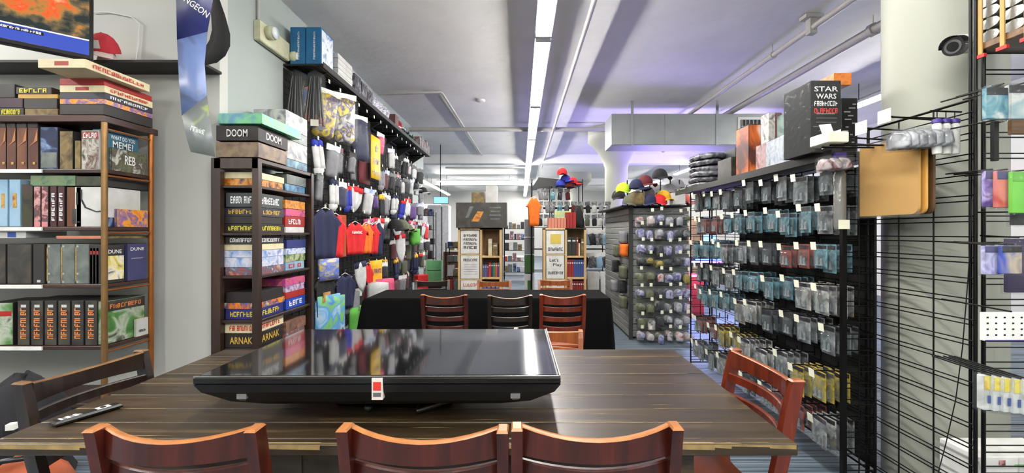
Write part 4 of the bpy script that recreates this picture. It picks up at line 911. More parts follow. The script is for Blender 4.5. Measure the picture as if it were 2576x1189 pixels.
# lower rows
b = MB().cols([(-.13,-.24,0), (0,-.24,0), (.13,-.24,0)], .05, pr('art_goldblue', [(.85,.7,.3),(.3,.45,.8),(.85,.75,.3)], 8, stretch=(1,1,2)), .004, 3); hang(b, 'card_pack', 'blue and gold card pack below the navy jersey', 'card pack', 4.75, PZ(650,4.75), -2.14, 1.2)
hang(shirt(fk, W=.42, L_=.45, c2=pr('art_skin', [(.6,.4,.25),(.8,.6,.4),(.3,.15,.1)], 9)), 't_shirt', 'black t shirt with a copper figure print', 't-shirt', 4.72, PZ(690,4.72), -2.17, 1.35)
hang(shirt(fn, W=.46, L_=.42), 't_shirt', 'navy shirt below the scarlet lettered shirt', 't-shirt', 5.25, PZ(690,5.25), -2.16, 1.25)
hang(shirt(fk, W=.42, L_=.42, c2=WHT), 't_shirt', 'black shirt with white chest patch', 't-shirt', 5.6, PZ(690,5.6), -2.15, 1.25)
hang(pennant(fw, fn, .2, .4), 'pennant', 'white pennant hanging over the navy shirt', 'pennant', 5.45, PZ(660,5.4), -2.05, 1.2)
hang(shirt(fr, W=.22, L_=.5), 't_shirt', 'red shirt behind the gold numbered jersey', 't-shirt', 5.98, PZ(665,5.9), -2.14, 1.2)
b = MB().cols([(-.12,-.44,0), (0,-.45,0), (.12,-.44,0)], .03, fg, .006, 5); b.text('5', (.02,-.02,-.34), (1,0,0), (0,0,1), .08, .12, text_m((.5,.1,.12)), .008).text('~6', (0,-.02,-.15), (1,0,0), (0,0,1), .2, .06, text_m((.4,.2,.5)), .008)
hang(b, 'jersey', 'gold jersey with maroon number', 'jersey', 6.15, PZ(655,6.1), -2.09, 1.2)
for i, (y, w_) in enumerate(((4.74,.34), (5.05,.14))):
    hang(MB().cols([(-w_/2,-.6,0), (-w_/6,-.61,0), (w_/6,-.6,0), (w_/2,-.61,0)], .03, beach, .008, 5), 'beach_towel', 'colourful beach scene towel low on the left wall, %s' % ('the wide near one' if i == 0 else 'the narrow one behind'), 'towel', y, PZ(742,y), -2.14, 1.2)
for i in range(2): hang(MB().cols([(-.07,-.55,0), (0,-.56,0), (.07,-.55,0)], .03, fgn, .006, 5), 'long_sock', 'lime green sock pair low on the wall, %s counted from the beach towels' % ORD[i+1], 'socks', 5.42+i*.17, PZ(775,5.4), -2.12, 1.2)
for i in range(2): hang(MB().cols([(-.07,-.6,0), (0,-.61,0), (.07,-.6,0)], .03, stars, .006, 5), 'flag_sock', 'red and white striped sock pair, %s counted from the green socks' % ORD[i+1], 'socks', 5.8+i*.2, PZ(768,5.8), -2.12, 1.2)
hang(MB().cols([(-.12,-.25,0), (0,-.27,0), (.12,-.25,0)], .04, fgr, .008, 4), 'grey_glove', 'grey glove above the green socks', 'glove', 5.4, PZ(735,5.4), -2.14, 1.2)
hang(pennant(fw, fr, .2, .5), 'pennant', 'white pennant with red corner far along the wall', 'pennant', 7.1, PZ(590,7.1), -2.0, 1.0)
for i, (y, c) in enumerate(((7.0, fk), (7.35, fol))):
    cap_obj('%s cap hanging beyond the scarlet shirts' % ('black' if i == 0 else 'olive'), (-2.05, y, PZ(575,y)), 1.2, c, c, r=.13, group=LG)
hang(MB().cols([(-.1,-.3,0), (0,-.32,0), (.1,-.3,0)], .1, fgn, .02, 4), 'green_glove', 'bright green glove bundle far along the left wall', 'glove', 8.25, PZ(575,8.2), -2.05, 1.2)
o = hang(MB().cols([(-.14,-.3,0), (0,-.32,0), (.14,-.3,0)], .08, fpk, .03, 4), 'pink_glove', 'pink glove near the corner of the black tablecloth', 'glove', 6.25, PZ(700,6.3), -2.0, 1.0)
hang(MB().cols([(-.14,-.3,0), (0,-.38,0.02), (.14,-.3,0)], .12, fw, .04, 4), 'white_bag', 'white bundle beside the pink glove', 'bundle', 6.0, PZ(712,6.0), -2.02, 1.0)
hang(MB().bbox(-.14,.14,-.05,.05,-.6,0,fr,.02), 'red_bag', 'plain red upright bag far down the left wall near the floor', 'bag', 8.6, PZ(690,8.6), -2.0, 1.0)
# systematic rows: (z of the hook, colours, kinds)
ROWS = [(2.42, 'upper', [(fw,fb,'sock','white socks with royal tops'), (fgr,None,'bag','grey bagged item'), (fgr,None,'bag','silver grey bagged item')], 4.75, 6.0, .24),
        (2.02, 'middle', [(fb,fr,'sock','royal blue socks with red tops'), (fn,None,'bag','navy bagged item'), (fw,fn,'sock','white socks with navy tops'), (fgr,None,'bag','clear bagged grey item'), (fk,fg,'sock','black socks with gold tops'), (fp,None,'bag','purple bagged item'), (fw,None,'bag','white bagged item'), (fw,fr,'pen','white pennant with red band')], 4.72, 10.0, .2),
        (2.44, 'high', [(fk,None,'bag','black bagged item'), (fgr,fk,'sock','grey socks with black tops'), (fw,None,'bag','white bagged item'), (fm,None,'bag','maroon bagged item'), (fk,fw,'cap','black cap')], 6.75, 10.0, .26),
        (2.78, 'topmost', [(fk,None,'bag','black glove pack'), (fw,fgr,'bag','white ball pack'), (fm,None,'bag','dark red pack'), (fk,fw,'sock','black socks with white tops')], 7.1, 10.0, .3),
        (1.62, 'eye level', [(fw,fpk,'pen','white and pink pennant'), (fw,fr,'pen','white and red pennant'), (fr,None,'bag','red bagged item'), (fol,None,'cap','olive cap'), (fgr,None,'bag','grey bagged item'), (fk,fw,'sock','black socks with white tops')], 6.3, 10.3, .25),
        (1.25, 'chest level', [(fk,None,'bag','black bagged item'), (fol,None,'bag','olive bagged item'), (fgr,None,'bag','grey bagged item'), (fm,None,'bag','maroon bagged item')], 7.5, 10.6, .27),
        (.95, 'waist level', [(fn,fg,'sock','navy socks with gold tops'), (fk,None,'bag','black bagged item'), (fol,None,'bag','olive bagged item'), (fk,fr,'pen','black and red pennant')], 6.6, 10.6, .27),
        (.6, 'lowest', [(fk,None,'bag','black bagged item'), (fgr,None,'bag','grey bagged item'), (fm,None,'bag','maroon bagged item')], 6.6, 10.5, .4)]
for zi, (z0, lvl, kinds, ya, yb, step) in enumerate(ROWS):
    n = int((yb-ya)/step); cnt = {}
    for i in range(n):
        c, c2, kd, desc = kinds[(i*7+zi*3+i//3) % len(kinds)]; y = ya+i*step; z = z0+random.uniform(-.03,.03); cnt[desc] = cnt.get(desc, 0)+1
        x = -2.3+random.uniform(0, .16); rz = 1.1+random.uniform(-.2,.25)
        lab = '%s, %s row of left wall, %s from near end' % (desc, lvl, ORD[cnt[desc]])
        hk_ = tag(MB().cyl((0,0,0), (x+2.535+.02,0,.004), .0035, hookm, n=5).build('display_hook', loc=(-2.535, y, z+.004)), 'chrome hook with white tag in the %s row of the left wall, %s along' % (lvl, ORD[i+1]), 'display hook', 'hooks on the left wall')
        MB().box(x+2.535+.02, x+2.535+.024, -.016, .016, -.01, .03, TAG).build('price_tag', hk_)
        if kd == 'sock': hang(sock(c, c2, random.uniform(.26,.34)), 'sock_pair', lab, 'socks', y, z, x, rz)
        elif kd == 'pen': hang(pennant(c, c2, random.uniform(.16,.24), random.uniform(.3,.38)), 'pennant', lab, 'pennant', y, z, x, rz)
        elif kd == 'cap': cap_obj(lab, (x+.05, y, z-.15), rz, c, c2 or c, r=.1, group=LG)
        else:
            b, h, p = bagged(c, random.choice((.1, .14, .18, .22)), random.uniform(.22,.4), random.choice((WHT, BKC, A_sky, WHT, fm, P_grey, A_mix))); hang(b, 'bagged_item', lab, 'bagged goods', y, z, x, rz, LG, (('header_card', h), ('clear_bag', p)))
# hook arms with small white price tags, seen as dots under the shelf
n_ = 0
for zi, (z0, y0, y1, st_) in enumerate(((3.12, 4.9, 10, .3), (1.68, 4.8, 6.3, .4), (1.22, 4.8, 6.5, .4))):
    y = y0; k = 0
    while y < y1:
        k += 1; t_ = MB().cyl((0,0,0), (.34,0,.012), .004, hookm, n=5); o = tag(t_.build('display_hook', loc=(-2.535, y, z0)), 'chrome display arm on left wall, %s from near end, %s row down' % (ORD[k], ORD[zi+1]), 'display hook', 'display arms on the left wall')
        MB().box(.338, .342, -.018, .018, -.008, .035, TAG).build('price_tag', o); y += st_
# ================= right wire display wall =================
GXp = 2.0
def grid(name, label, p, L_, H, rz, z0=.04, vs=.19, hs=.092, pair=True, cat='wire display panel', grp='black wire display panels', r=.0032):
    """panel in the local XZ plane, starting at p"""
    t = thing(name, label, cat, (p[0], p[1], z0), rz, grp)
    g = MB(); k = 0; z = .03
    while z < H-.02:
        g.cyl((0, -.006, z), (L_, -.006, z), r, MBL, n=5, caps=False)
        if pair: g.cyl((0, .006, z+.024), (L_, .006, z+.024), r, MBL, n=5, caps=False)
        z += hs
    x = vs
    while x < L_-.03: g.cyl((x, 0, 0), (x, 0, H), r*1.2, MBL, n=5, caps=False); x += vs
    g.build('wire_lattice', t)
    f = MB()
    for x in (0, L_): f.cyl((x, 0, -z0), (x, 0, H), .0075, MBL, n=8)
    for z in (0, H): f.cyl((0, 0, z), (L_, 0, z), .006, MBL, n=8)
    f.build('frame', t)
    return t
grid('wire_display_panel', 'bare black wire panel in front of the near round column', (GXp, 1.88), .58, 1.95, pi/2)
grid('wire_display_panel', 'long black wire panel carrying the rows of blister packs', (GXp, 2.47), 2.0, 1.79, pi/2)
grid('wire_display_panel', 'narrow black wire wing at the near end of the blister pack wall', (1.81, 2.40), .18, 1.79, 0, vs=.09)
grid('wire_display_panel', 'narrow black wire wing at the far end of the blister pack wall', (1.79, 4.5), .2, 1.79, 0, vs=.1)
grid('wire_display_panel', 'tall wire panel at the right edge facing the table', (2.035, 1.88), .75, 2.75, 0, vs=.19)
pm = MB()
for x, y in ((1.985, 1.865), (2.018, 1.862), (2.0, 1.9)): pm.cyl((x-2, y-1.88, 0), (x-2, y-1.88, 2.79), .0065, MBL, n=8)
o = thing('corner_post', 'black triple wire corner post beside the security camera', 'post', (2, 1.88, 0)); pm.build('post_tube', o)
MB().cyl((-.035,-.02,2.425), (.035,-.02,2.425), .008, mat('red_tip', (.75,.15,.15)), n=8).build('red_clip', o)
pp = MB().bbox(-.012, .012, -.012, .012, 0, 1.83, MBL); tag(pp.build('display_post', loc=(1.80, 2.385, 0)), 'black upright post at the near end of the blister pack wall', 'post')
tag(MB().box(2.022, 2.03, 2.45, 3.95, .05, 1.78, mat('dark_backing', (.13,.13,.14))).build('backing_panel'), 'dark backing panel behind the blister packs', 'panel')
# shelf on top
t = thing('top_shelf', 'black shelf on top of the blister pack wall', 'shelf', (1.72, 2.36, 1.83))
MB().bbox(0, .42, 0, 2.38, 0, .02, bsh, .004).build('shelf_board', t); MB().box(-.006, 0, 0, 2.38, -.02, .03, mat('dark_lip', (.13,.13,.13), rough=.3)).build('front_lip', t)
# packs
teal = pr('art_tealcard', [(.10,.2,.24),(.25,.42,.48),(.42,.58,.62),(.12,.16,.18)], 16); greyc = pr('art_greycard', [(.2,.2,.21),(.42,.43,.44),(.62,.63,.63)], 18); darkc = pr('art_darkcard', [(.08,.08,.09),(.18,.18,.2),(.3,.3,.33)], 18)
yelc = pr('art_yellowcard', [(.45,.4,.15),(.7,.62,.25),(.25,.25,.2)], 14); redc = pr('art_redcard', [(.25,.12,.12),(.55,.25,.2),(.2,.2,.22)], 16)
mini = mat('grey_figure', (.45,.47,.48), rough=.5)
def pack_proto(c, w, h):
    m_ = MB().bbox(-w/2, w/2, -.0012, .0012, -h, 0, c, .001).patch((0,-.0012,-.018), (1,0,0), (0,0,1), w*.9, .022, darkc, .0006)
    o = m_.build('blister_pack')
    b = MB(); bw_, b0, b1 = w*.40, -h*.94, -h*.25
    def R(i, y): return [(-bw_+i, y, b0+i), (bw_-i, y, b0+i), (bw_-i, y, b1-i), (-bw_+i, y, b1-i)]
    b.add(R(0, -.0015)+R(.004, -.018)+R(.012, -.024), [(0,1,5,4),(1,2,6,5),(2,3,7,6),(3,0,4,7),(4,5,9,8),(5,6,10,9),(6,7,11,10),(7,4,8,11),(8,9,10,11)], GLB)
    b.build('blister', o)
    f = MB().lathe([(.014, b0+.01), (.014, b0+.014), (.006, b0+.02), (.009, b0+.04), (.005, b0+.05), (.006, b0+.06), (.001, b0+.065)], mini, n=7, c=(-w*.12, -.012, 0)); f.lathe([(.014, b0+.01), (.014, b0+.014), (.006, b0+.02), (.009, b0+.035), (.006, b0+.05), (.001, b0+.055)], mini, n=7, c=(w*.16, -.011, 0)); f.build('figure', o)
    return o
protos = {'teal': pack_proto(teal, .105, .15), 'grey': pack_proto(greyc, .105, .16), 'dark': pack_proto(darkc, .1, .16), 'yellow': pack_proto(yelc, .11, .17), 'red': pack_proto(redc, .1, .14), 'clear': pack_proto(pr('art_clearbag', [(.5,.5,.5),(.7,.7,.68),(.4,.4,.42),(.55,.5,.4)], 12, rough=.2), .13, .17)}
used = set()
HZ = [1.765, 1.542, 1.316, 1.085, .85, .57, .33]
random.seed(21); NH = 10; tot = 0
tagpos = []
for r, z in enumerate(HZ):
    for h in range(NH):
        y = 2.50+h*.2+random.uniform(-.02, .02)
        L_ = .25 if r < 5 else .29
        zj = z; z = z+random.uniform(-.022,.022); L_ += random.uniform(-.03,.02)
        a = MB().cyl((0,0,0), (-L_,0,.012), .0035, MBL, n=5).cyl((0,0,-.02), (0,0,.03), .005, MBL, n=5)
        o = tag(a.build('display_hook', loc=(GXp-.008, y, z)), 'wire display hook with pale price tag, %s from the near post, %s row down' % (ORD[h+1], ORD[r+1]), 'display hook', 'hooks on the blister pack wall')
        if random.random() < .85: MB().add([(-L_-.001,-.022,-.026), (-L_-.001,.022,-.026), (-L_-.006,.022,.02), (-L_-.006,-.022,.02), (-L_-.004,-.022,-.026), (-L_-.004,.022,-.026), (-L_-.009,.022,.02), (-L_-.009,-.022,.02)], [(0,1,2,3), (7,6,5,4), (0,4,5,1), (1,5,6,2), (2,6,7,3), (3,7,4,0)], TAG).build('price_tag', o)
        if r <= 2: kinds = ['teal', 'teal', 'teal', 'grey', 'dark', 'red']
        elif r <= 4: kinds = ['teal', 'teal', 'grey', 'dark', 'clear']
        else: kinds = ['yellow', 'clear', 'grey', 'clear', 'dark', 'red']
        if r == 0: kinds = ['teal', 'dark', 'grey', 'dark'] if h > 4 else ['grey', 'dark', 'grey']
        if r == 5 and h < 2: kinds = ['yellow']
        if r == 6 and h < 4: kinds = ['clear', 'red']
        kd = kinds[(h*5+r*3+h//2) % len(kinds)]; n = 5 if (h+r) % 3 == 0 else 4
        if h < 2 and r in (2, 3): n = 4
        for q in range(n):
            if tot >= 300: break
            x = GXp-L_+.035+q*(.046 if n == 4 else .04)+random.uniform(-.004,.004); s_ = random.uniform(.95, 1.12)
            zz = z+.012-.006; lab = '%s blister pack, %s from hook tip, %s hook from near post, %s row down' % (kd, ORD[q+1], ORD[h+1], ORD[r+1])
            lc = (x, y+random.uniform(-.006,.006), zz); rz = -pi/2+random.uniform(-.13,.13)
            if kd not in used:
                used.add(kd); o = protos[kd]; o.location = lc; o.rotation_euler = (0,0,rz); tag(o, lab, 'blister pack', 'blister packs on the wire wall')
            else: dup(protos[kd], lc, rz, lab, scale=(s_,1,s_))
            tot += 1
        z = zj
# goods on the bare panel near the column : long hooks with tags, clear bag, tubes, brown board
def hk(px0, py0, d0, px1, py1, d1, label, tagm=True):
    """arm from the panel out towards the aisle with a big card at its tip"""
    p0 = Vector((PX(px0,d0), d0, PZ(py0,d0))); p1 = Vector((PX(px1,d1), d1, PZ(py1,d1)))
    o = tag(MB().cyl((0,0,0), p1-p0, .0045, MBL, n=6).build('display_hook', loc=p0), label, 'display hook', 'long hooks on the near wire panel')
    q = p1-p0
    if tagm: MB().hexa([(q.x-.004,q.y-.045,q.z-.03), (q.x,q.y-.045,q.z-.03), (q.x,q.y+.045,q.z-.03), (q.x-.004,q.y+.045,q.z-.03), (q.x-.004,q.y-.045,q.z+.03), (q.x,q.y-.045,q.z+.03), (q.x,q.y+.045,q.z+.03), (q.x-.004,q.y+.045,q.z+.03)], TAG).build('price_tag', o)
    return o
def hkp(y, z, L_, label):
    p0 = Vector((1.99, y, z)); o = tag(MB().cyl((0,0,0), (-L_,0,.02), .0045, MBL, n=6).build('display_hook', loc=p0), label, 'display hook', 'long hooks on the near wire panel')
    MB().box(-L_-.004, -L_, -.035, .035, -.012, .05, TAG).build('price_tag', o)
hkp(2.02, 1.93, .27, 'long hook with cream tag highest beside the round column')
hkp(2.12, 1.90, .30, 'long hook with cream tag just below the highest tagged hook')
hkp(2.25, 1.885, .33, 'long hook with slanted cream tag above the brown board')
hkp(2.36, 1.88, .30, 'long hook with cream tag in front of the black boxed game')
bd_m = mat('amber_board', (.86,.66,.34), rough=.25, var=.06, scale=4, coat=.6)
def board(x, y0, y1, z0, z1, r, th, m_):
    P = []
    for cy, cz, a0 in ((y0+r*.3, z0+r*.3, pi), (y0+r*.3, z1-r*.3, pi/2), (y1-r, z1-r, 0), (y1-r, z0+r, -pi/2)): pass
    # outline with rounded corners (y towards the near end is smaller)
    for (cy, cz, a0, rr_) in ((y1-.005, z0+.005, -pi/2, .005), (y1-.005, z1-.005, 0, .005), (y0+r, z1-r, pi/2, r), (y0+r, z0+r, pi, r)):
        for k in range(6): a = a0+k*pi/10; P.append((cy+rr_*cos(a), cz+rr_*sin(a)))
    n = len(P); b = MB(); b.add([(x, p[0], p[1]) for p in P]+[(x+th, p[0], p[1]) for p in P], [tuple(range(n)), tuple(range(2*n-1, n-1, -1))]+[(i, n+i, n+(i+1) % n, (i+1) % n) for i in range(n)], m_)
    return b
for k in range(3):
    o = tag(board(1.86+k*.035, 2.00, 2.345, PZ(545,2.38), PZ(378,2.38), .035, .012, bd_m if k < 2 else mat('brown_board', (.35,.25,.15))).build('clip_board'), ['amber brown glossy board with rounded corners hanging in film in front of the column', 'amber board directly behind the front board', 'dark brown board at the back of the hanging boards'][k], 'board', 'boards hanging on the near wire panel')
    if k == 0: MB().box(1.852, 1.855, 1.985, 2.36, PZ(550,2.38), PZ(370,2.38), plastic('board_film', (.95,.95,.9), .88, .06)).build('clear_sleeve', o)
for k in range(6):
    b, h, p = bagged(pr('art_silverbag', [(.4,.41,.43),(.62,.63,.65),(.8,.81,.82)], 16, rough=.15), .14, .15, None, .02)
    hang(b, 'silver_bag', 'silver grey clear pouch above the amber board, %s of six' % ORD[k+1], 'pouch', 2.0-k*.012, 1.935, 1.765+k*.026, -pi/2, 'silver pouches above the amber board', (('clear_bag', p),))
for k in range(3):
    b = MB().lathe([(.016, 0), (.018, .01), (.018, .13), (.012, .14)], WHT, n=14).lathe([(.019, .14), (.019, .155), (.008, .16)], mat('purple_cap', (.25,.18,.5)), n=14)
    tag(b.build('white_tube', loc=(1.88+k*.04, 1.93, 1.755)), 'white tube with purple band right of the silver pouches, %s of three' % ORD[k+1], 'tube', 'white tubes on the near panel')
    MB().cyl((1.88+k*.04, 1.93, 1.91), (1.88+k*.04,1.93,1.95), .002, MBL, n=4).build('tube_hanger', None).parent = None if 0 else bpy.data.objects['white_tube' if k == 0 else 'white_tube.%03d' % k]
bpy.context.view_layer.update()
for o in [x for x in bpy.data.objects if x.name.startswith('tube_hanger')]: o.matrix_parent_inverse = o.parent.matrix_world.inverted()
tag(MB().cyl((1.99,1.93,1.945), (1.85,1.93,1.95), .004, MBL).build('display_hook'), 'short hook carrying the white tubes', 'display hook')
tag(MB().cyl((1.99,2.0,1.935), (1.74,2.0,1.94), .004, MBL).build('display_hook'), 'hook carrying the silver pouches', 'display hook')
# beads / tinsel tube and small red packs by the shelf end
for k in range(3):
    b, h, p = bagged(pr('art_stars', [(.5,.15,.2),(.85,.8,.8),(.2,.15,.25)], 20), .12, .13, None, .02); hang(b, 'small_pouch', 'small red and white pouch under the cream tag beside the shelf end, %s of three' % ORD[k+1], 'pouch', 2.34-.02*k, 1.865, 1.66+k*.035, -pi/2, 'small red pouches', (('clear_bag', p),))
b = MB().lathe([(.025, 0), (.03, .02), (.03, .30), (.02, .32)], plastic('silver_tube', (.8,.8,.78), .3, .1), n=14); o = tag(b.build('clear_tube', loc=(1.755, 2.35, 1.42)), 'upright clear silver tube hanging left of the amber board', 'tube')
MB().box(-.03,.03,-.032,-.03,.0,.05,TAG).build('price_label', o); MB().box(-.03,.03,-.01,.01,.32,.42,mat('purple_cap')).build('hang_card', o)
# ---- things on the top shelf ----
TG = 'things on the top of the blister pack wall'; ZS = 1.852
def tbox(label, px0, px1, d, h, m_, dep=.2, z=ZS, txt=None, tcol=WTX, side=None, cat='boxed game', name='boxed_game', film=False, th=.2, tw_=.8, grp=TG):
    x0, x1 = PX(px0,d), PX(px1,d); w_ = x1-x0
    b = MB().bbox(-w_/2, w_/2, 0, dep, 0, h, side or m_, .003).patch((0,0,h/2), (1,0,0), (0,0,1), w_*.97, h*.97, m_, .0008)
    b.patch((-w_/2,dep/2,h/2), (0,-1,0), (0,0,1), dep*.96, h*.96, m_, .0008)
    if txt:
        for i, s in enumerate(txt): b.text(s, (0,0,h*(.88-i*.1)), (1,0,0), (0,0,1), w_*tw_*(1 if i != 1 else .85), h*.07, text_m(tcol if i != 3 else (.85,.2,.15)), .003)
    o = tag(b.build(name, loc=(x0+w_/2, d, z)), label, cat, grp)
    if film: MB().bbox(-w_/2-.004, w_/2+.004, -.004, dep+.004, .0, h+.004, GLS, .002).build('shrink_film', o)
    return o
A_blk = mat('black_gloss_card', (.11,.105,.105), rough=.2)
o = tbox('large black glossy game box standing on the shelf with white and red title', 2040, 2115, 2.42, .41, A_blk, .25, txt=['STAR', 'WARS', '~9', '~8'], film=True)
b = MB(); random.seed(5)
for k in range(9): b.patch((-.01+random.uniform(-.02,.02),0,.22-k*.024), (1,0,0), (0,0,1), random.uniform(.07,.12), .006, WTX_M if 0 else mat('small_print', (.5,.5,.5)), .004)
b.build('small_print', o)
o = tbox('second black game box with white icons right of the large titled one', 2118, 2157, 2.48, .33, A_blk, .25); b = MB()
for k in range(12): b.patch((random.uniform(-.03,.03),0,.05+k*.022), (1,0,0), (0,0,1), random.uniform(.012,.04), .008, mat('small_print'), .004)
b.build('small_print', o)
tbox('orange picture box on top of the second black game box', 2098, 2142, 2.5, .07, pr('art_desert', [(.7,.3,.12),(.85,.5,.2),(.5,.2,.15)], 12), .2, z=ZS+.412)
tbox('black box side on the shelf just left of the large titled box', 2022, 2037, 2.75, .40, darkc, .2, film=True)
for i, (a, b_, h) in enumerate(((1985,2003,.40), (2005,2020,.41))): tbox('tall teal figure box in film behind the clear cases, %s from the aisle side' % ORD[i+1], a, b_, 3.0, h, pr('art_tealbox', [(.3,.4,.38),(.55,.65,.62),(.7,.72,.7)], 10), .16, film=True)
for i, (a, b_) in enumerate(((1925,1936), (1938,1950), (1952,1963), (1964,1975), (1977,1988), (1990,2001), (2003,2016))):
    tbox('clear upright case on the top shelf, %s from the orange box' % ORD[i+1], a, b_, 3.12-i*.07, .2, [pr('art_rosecase', [(.55,.3,.3),(.75,.6,.6),(.5,.4,.42)], 12), pr('art_bluecase', [(.55,.6,.66),(.75,.78,.82),(.45,.48,.52)], 12)][i > 1], .12, film=True, cat='clear case', name='display_case')
for i, (a, b_, m_) in enumerate(((1934,1950,pr('art_silvercase', [(.5,.48,.47),(.8,.78,.76),(.3,.28,.3)], 12)), (1951,1967,redc))): tbox('%s stacked above the clear cases' % ('silver boxed figure' if i == 0 else 'dark red boxed figure'), a, b_, 3.14, .22, m_, .1, z=ZS+.21, film=True)
tbox('tall box with white and orange flame picture on the top shelf', 1884, 1918, 3.35, .40, pr('art_flame', [(.85,.8,.75),(.8,.4,.15),(.35,.15,.1),(.15,.12,.12)], 4), .2, side=A_blk)
tbox('grey low box with pale lettering beside the flame picture box', 1840, 1880, 3.6, .19, P_char, .25, txt=None)
tbox('plain grey box behind the low lettered box', 1850, 1882, 4.0, .35, mat('slate_card', (.22,.24,.25)), .25)
gw = pr('art_greywrap', [(.15,.15,.17),(.35,.35,.38),(.6,.6,.62)], 14)
for i in range(6):
    b = MB(); vs = []
    for k_, (rr_, zz) in enumerate(((.9, 0), (1, .02), (.95, .045), (.7, .055))):
        for j in range(16): a = 2*pi*j/16; vs.append((.17*rr_*cos(a)*(1+.08*sin(3*a+i)), .22*rr_*sin(a), zz+.006*sin(2*a+i)))
    b.add(vs, [(k_*16+j, k_*16+(j+1) % 16, (k_+1)*16+(j+1) % 16, (k_+1)*16+j) for k_ in range(3) for j in range(16)], gw, True); b.add(vs, [tuple(range(15,-1,-1)), tuple(range(48,64))], gw)
    tag(b.build('wrapped_bag', loc=(1.90+.012*(i % 2), 4.42-.03*(i % 3), ZS+.056*i)), 'grey plastic wrapped bag in the pile at the shelf far end, %s from the bottom' % ORD[i+1], 'bag', 'grey wrapped bags on the top shelf')
o = tag(MB().bbox(-.05,.05,-.07,.07,0,.055,mat('cream_plastic', (.85,.85,.76)),.004).build('card_tray', loc=(1.60, 2.22, 1.855)), 'cream card tray on the hook arms in front of the black game box', 'tray')
MB().hexa([(-.03,.0,.055), (.03,.0,.055), (.03,.004,.055), (-.03,.004,.055), (-.035,.02,.11), (.025,.02,.115), (.025,.024,.115), (-.035,.024,.11)], TAG).build('price_tag', o)
tag(MB().cyl((0,0,0), (.40,.0,.0), .005, MBL).cyl((0,.06,0), (.40,.06,0), .005, MBL).build('display_hook', loc=(1.585, 2.19, 1.848)), 'pair of wire arms carrying the cream tray', 'display hook')
# ---- security camera on the round column ----
t = thing('security_camera', 'white bullet security camera with black face on the round column', 'security camera', (PX(2462,2.0), 2.06, 2.29)); t.location = (2.05, 2.02, 2.28)
p0 = Vector((.26, .10, .06)); p1 = Vector((0, 0, 0)); ax = (p1-p0).normalized()
whp = mat('white_enamel', (.86,.86,.84), rough=.3)
MB().cyl(p0, p1, .038, whp, n=20).cyl(p0, p0+Vector((.06,.05,.0)), .016, whp, n=10).build('camera_body', t)
MB().lathe([(.04, 0), (.04, .012), (.02, .02)], whp, n=18, c=(.32, .12, .06), axis='y').build('mount_plate', t)
MB().cyl(p1-ax*.03, p1+ax*.012, .043, BLK, n=20).build('camera_face', t)
MB().cyl(p1+ax*.012, p1+ax*.0145, .032, mat('ring_grey', (.3,.3,.31)), n=20).cyl(p1+ax*.0145, p1+ax*.017, .022, mat('lens_black', (.01,.01,.012), rough=.05), n=20).build('lens', t)
sh = MB(); n = 10; u = Vector((0,0,1)); sd = ax.cross(u).normalized(); up = sd.cross(ax).normalized()
A = [p1+ax*.03+(sd*cos(a)+up*sin(a))*.047 for a in [pi*i/n for i in range(n+1)]]; B_ = [p0+(sd*cos(a)+up*sin(a))*.042 for a in [pi*i/n for i in range(n+1)]]
sh.loft(A, B_, .002, BLK, (0,0,1)); sh.loft([a*.8+b*.2+up*.003 for a, b in zip(A, B_)], [b+up*.003 for b in B_], .002, whp, (0,0,1)); sh.build('sun_shield', t)
tag(MB().tube([(1.985,1.88,1.55), (1.985,1.885,1.37), (1.985,1.9,1.15), (1.985,1.92,.886), (1.985,1.95,.64), (1.98,1.99,.42), (1.98,2.03,.25), (1.97,2.1,.05)], .0022, BLK, n=5).build('power_cord'), 'thin black cord drooping down in front of the bare wire panel', 'cord')

# ---- goods at the right edge (panel facing us) ----
RG = 'goods at the right edge panel'; d = 1.75
yb = pr('art_yellowbag2', [(.85,.78,.2),(.9,.85,.4),(.8,.6,.15)], 14)
def epack(label, px0, px1, py0, py1, m_, cat='card pack', name='hanging_pack', dd=d, head=None, film=True, txt=None, th=.015, tcol=WTX, n=1):
    x0, x1, z1, z0 = PX(px0,dd), PX(px1,dd), PZ(py0,dd), PZ(py1,dd); w_, h_ = x1-x0, z1-z0
    b = MB().bbox(-w_/2, w_/2, -th/2, th/2, -h_, 0, m_, .002)
    if head: b.patch((0,-th/2,-h_*(.12 if head is not yb else .2)), (1,0,0), (0,0,1), w_*.98, h_*(.22 if head is not yb else .4), head, .0015)
    if txt: b.text(txt, (0,-th/2,-h_*.12), (1,0,0), (0,0,1), w_*.6, h_*.08, text_m(tcol), .004)
    o = tag(b.build(name, loc=((x0+x1)/2, dd, z1)), label, cat, RG)
    if film: MB().cols([(-w_/2-.006,-h_-.006,.004), (0,-h_-.008,.006), (w_/2+.006,-h_-.006,.004)], th*1.6+.004, GLS, .001, 4).build('clear_bag', o)
    hh = MB().cyl((0,-th*.8,.005), (0, 1.873-dd, .012), .0035, MBL, n=5); hh.build('hook', o)
    return o
tealp = pr('art_tealpack', [(.08,.2,.25),(.2,.42,.5),(.4,.6,.65),(.8,.82,.8)], 12); purp = pr('art_violet', [(.2,.15,.4),(.4,.3,.6),(.7,.65,.85),(.15,.12,.3)], 12); char_ = pr('art_redfigure', [(.25,.15,.35),(.75,.3,.25),(.85,.5,.45),(.3,.3,.6)], 9)
for i in range(3): epack('teal card pack with black and red header, %s from the front below the foil bundles' % ORD[i+1], 2476+i*6, 2530+i*8, 222-i*3, 300-i*2, tealp, head=BLK, dd=1.66+i*.05)
epack('teal and white card pack nearest the photo edge below the foil bundles', 2532, 2600, 215, 300, pr('art_tealwhite', [(.2,.42,.5),(.8,.82,.8),(.4,.6,.65)], 8), head=BLK, dd=1.66)
epack('purple pack with a red figure at the right edge', 2503, 2548, 430, 522, char_, head=mat('indigo_card', (.24,.24,.4)), dd=1.68)
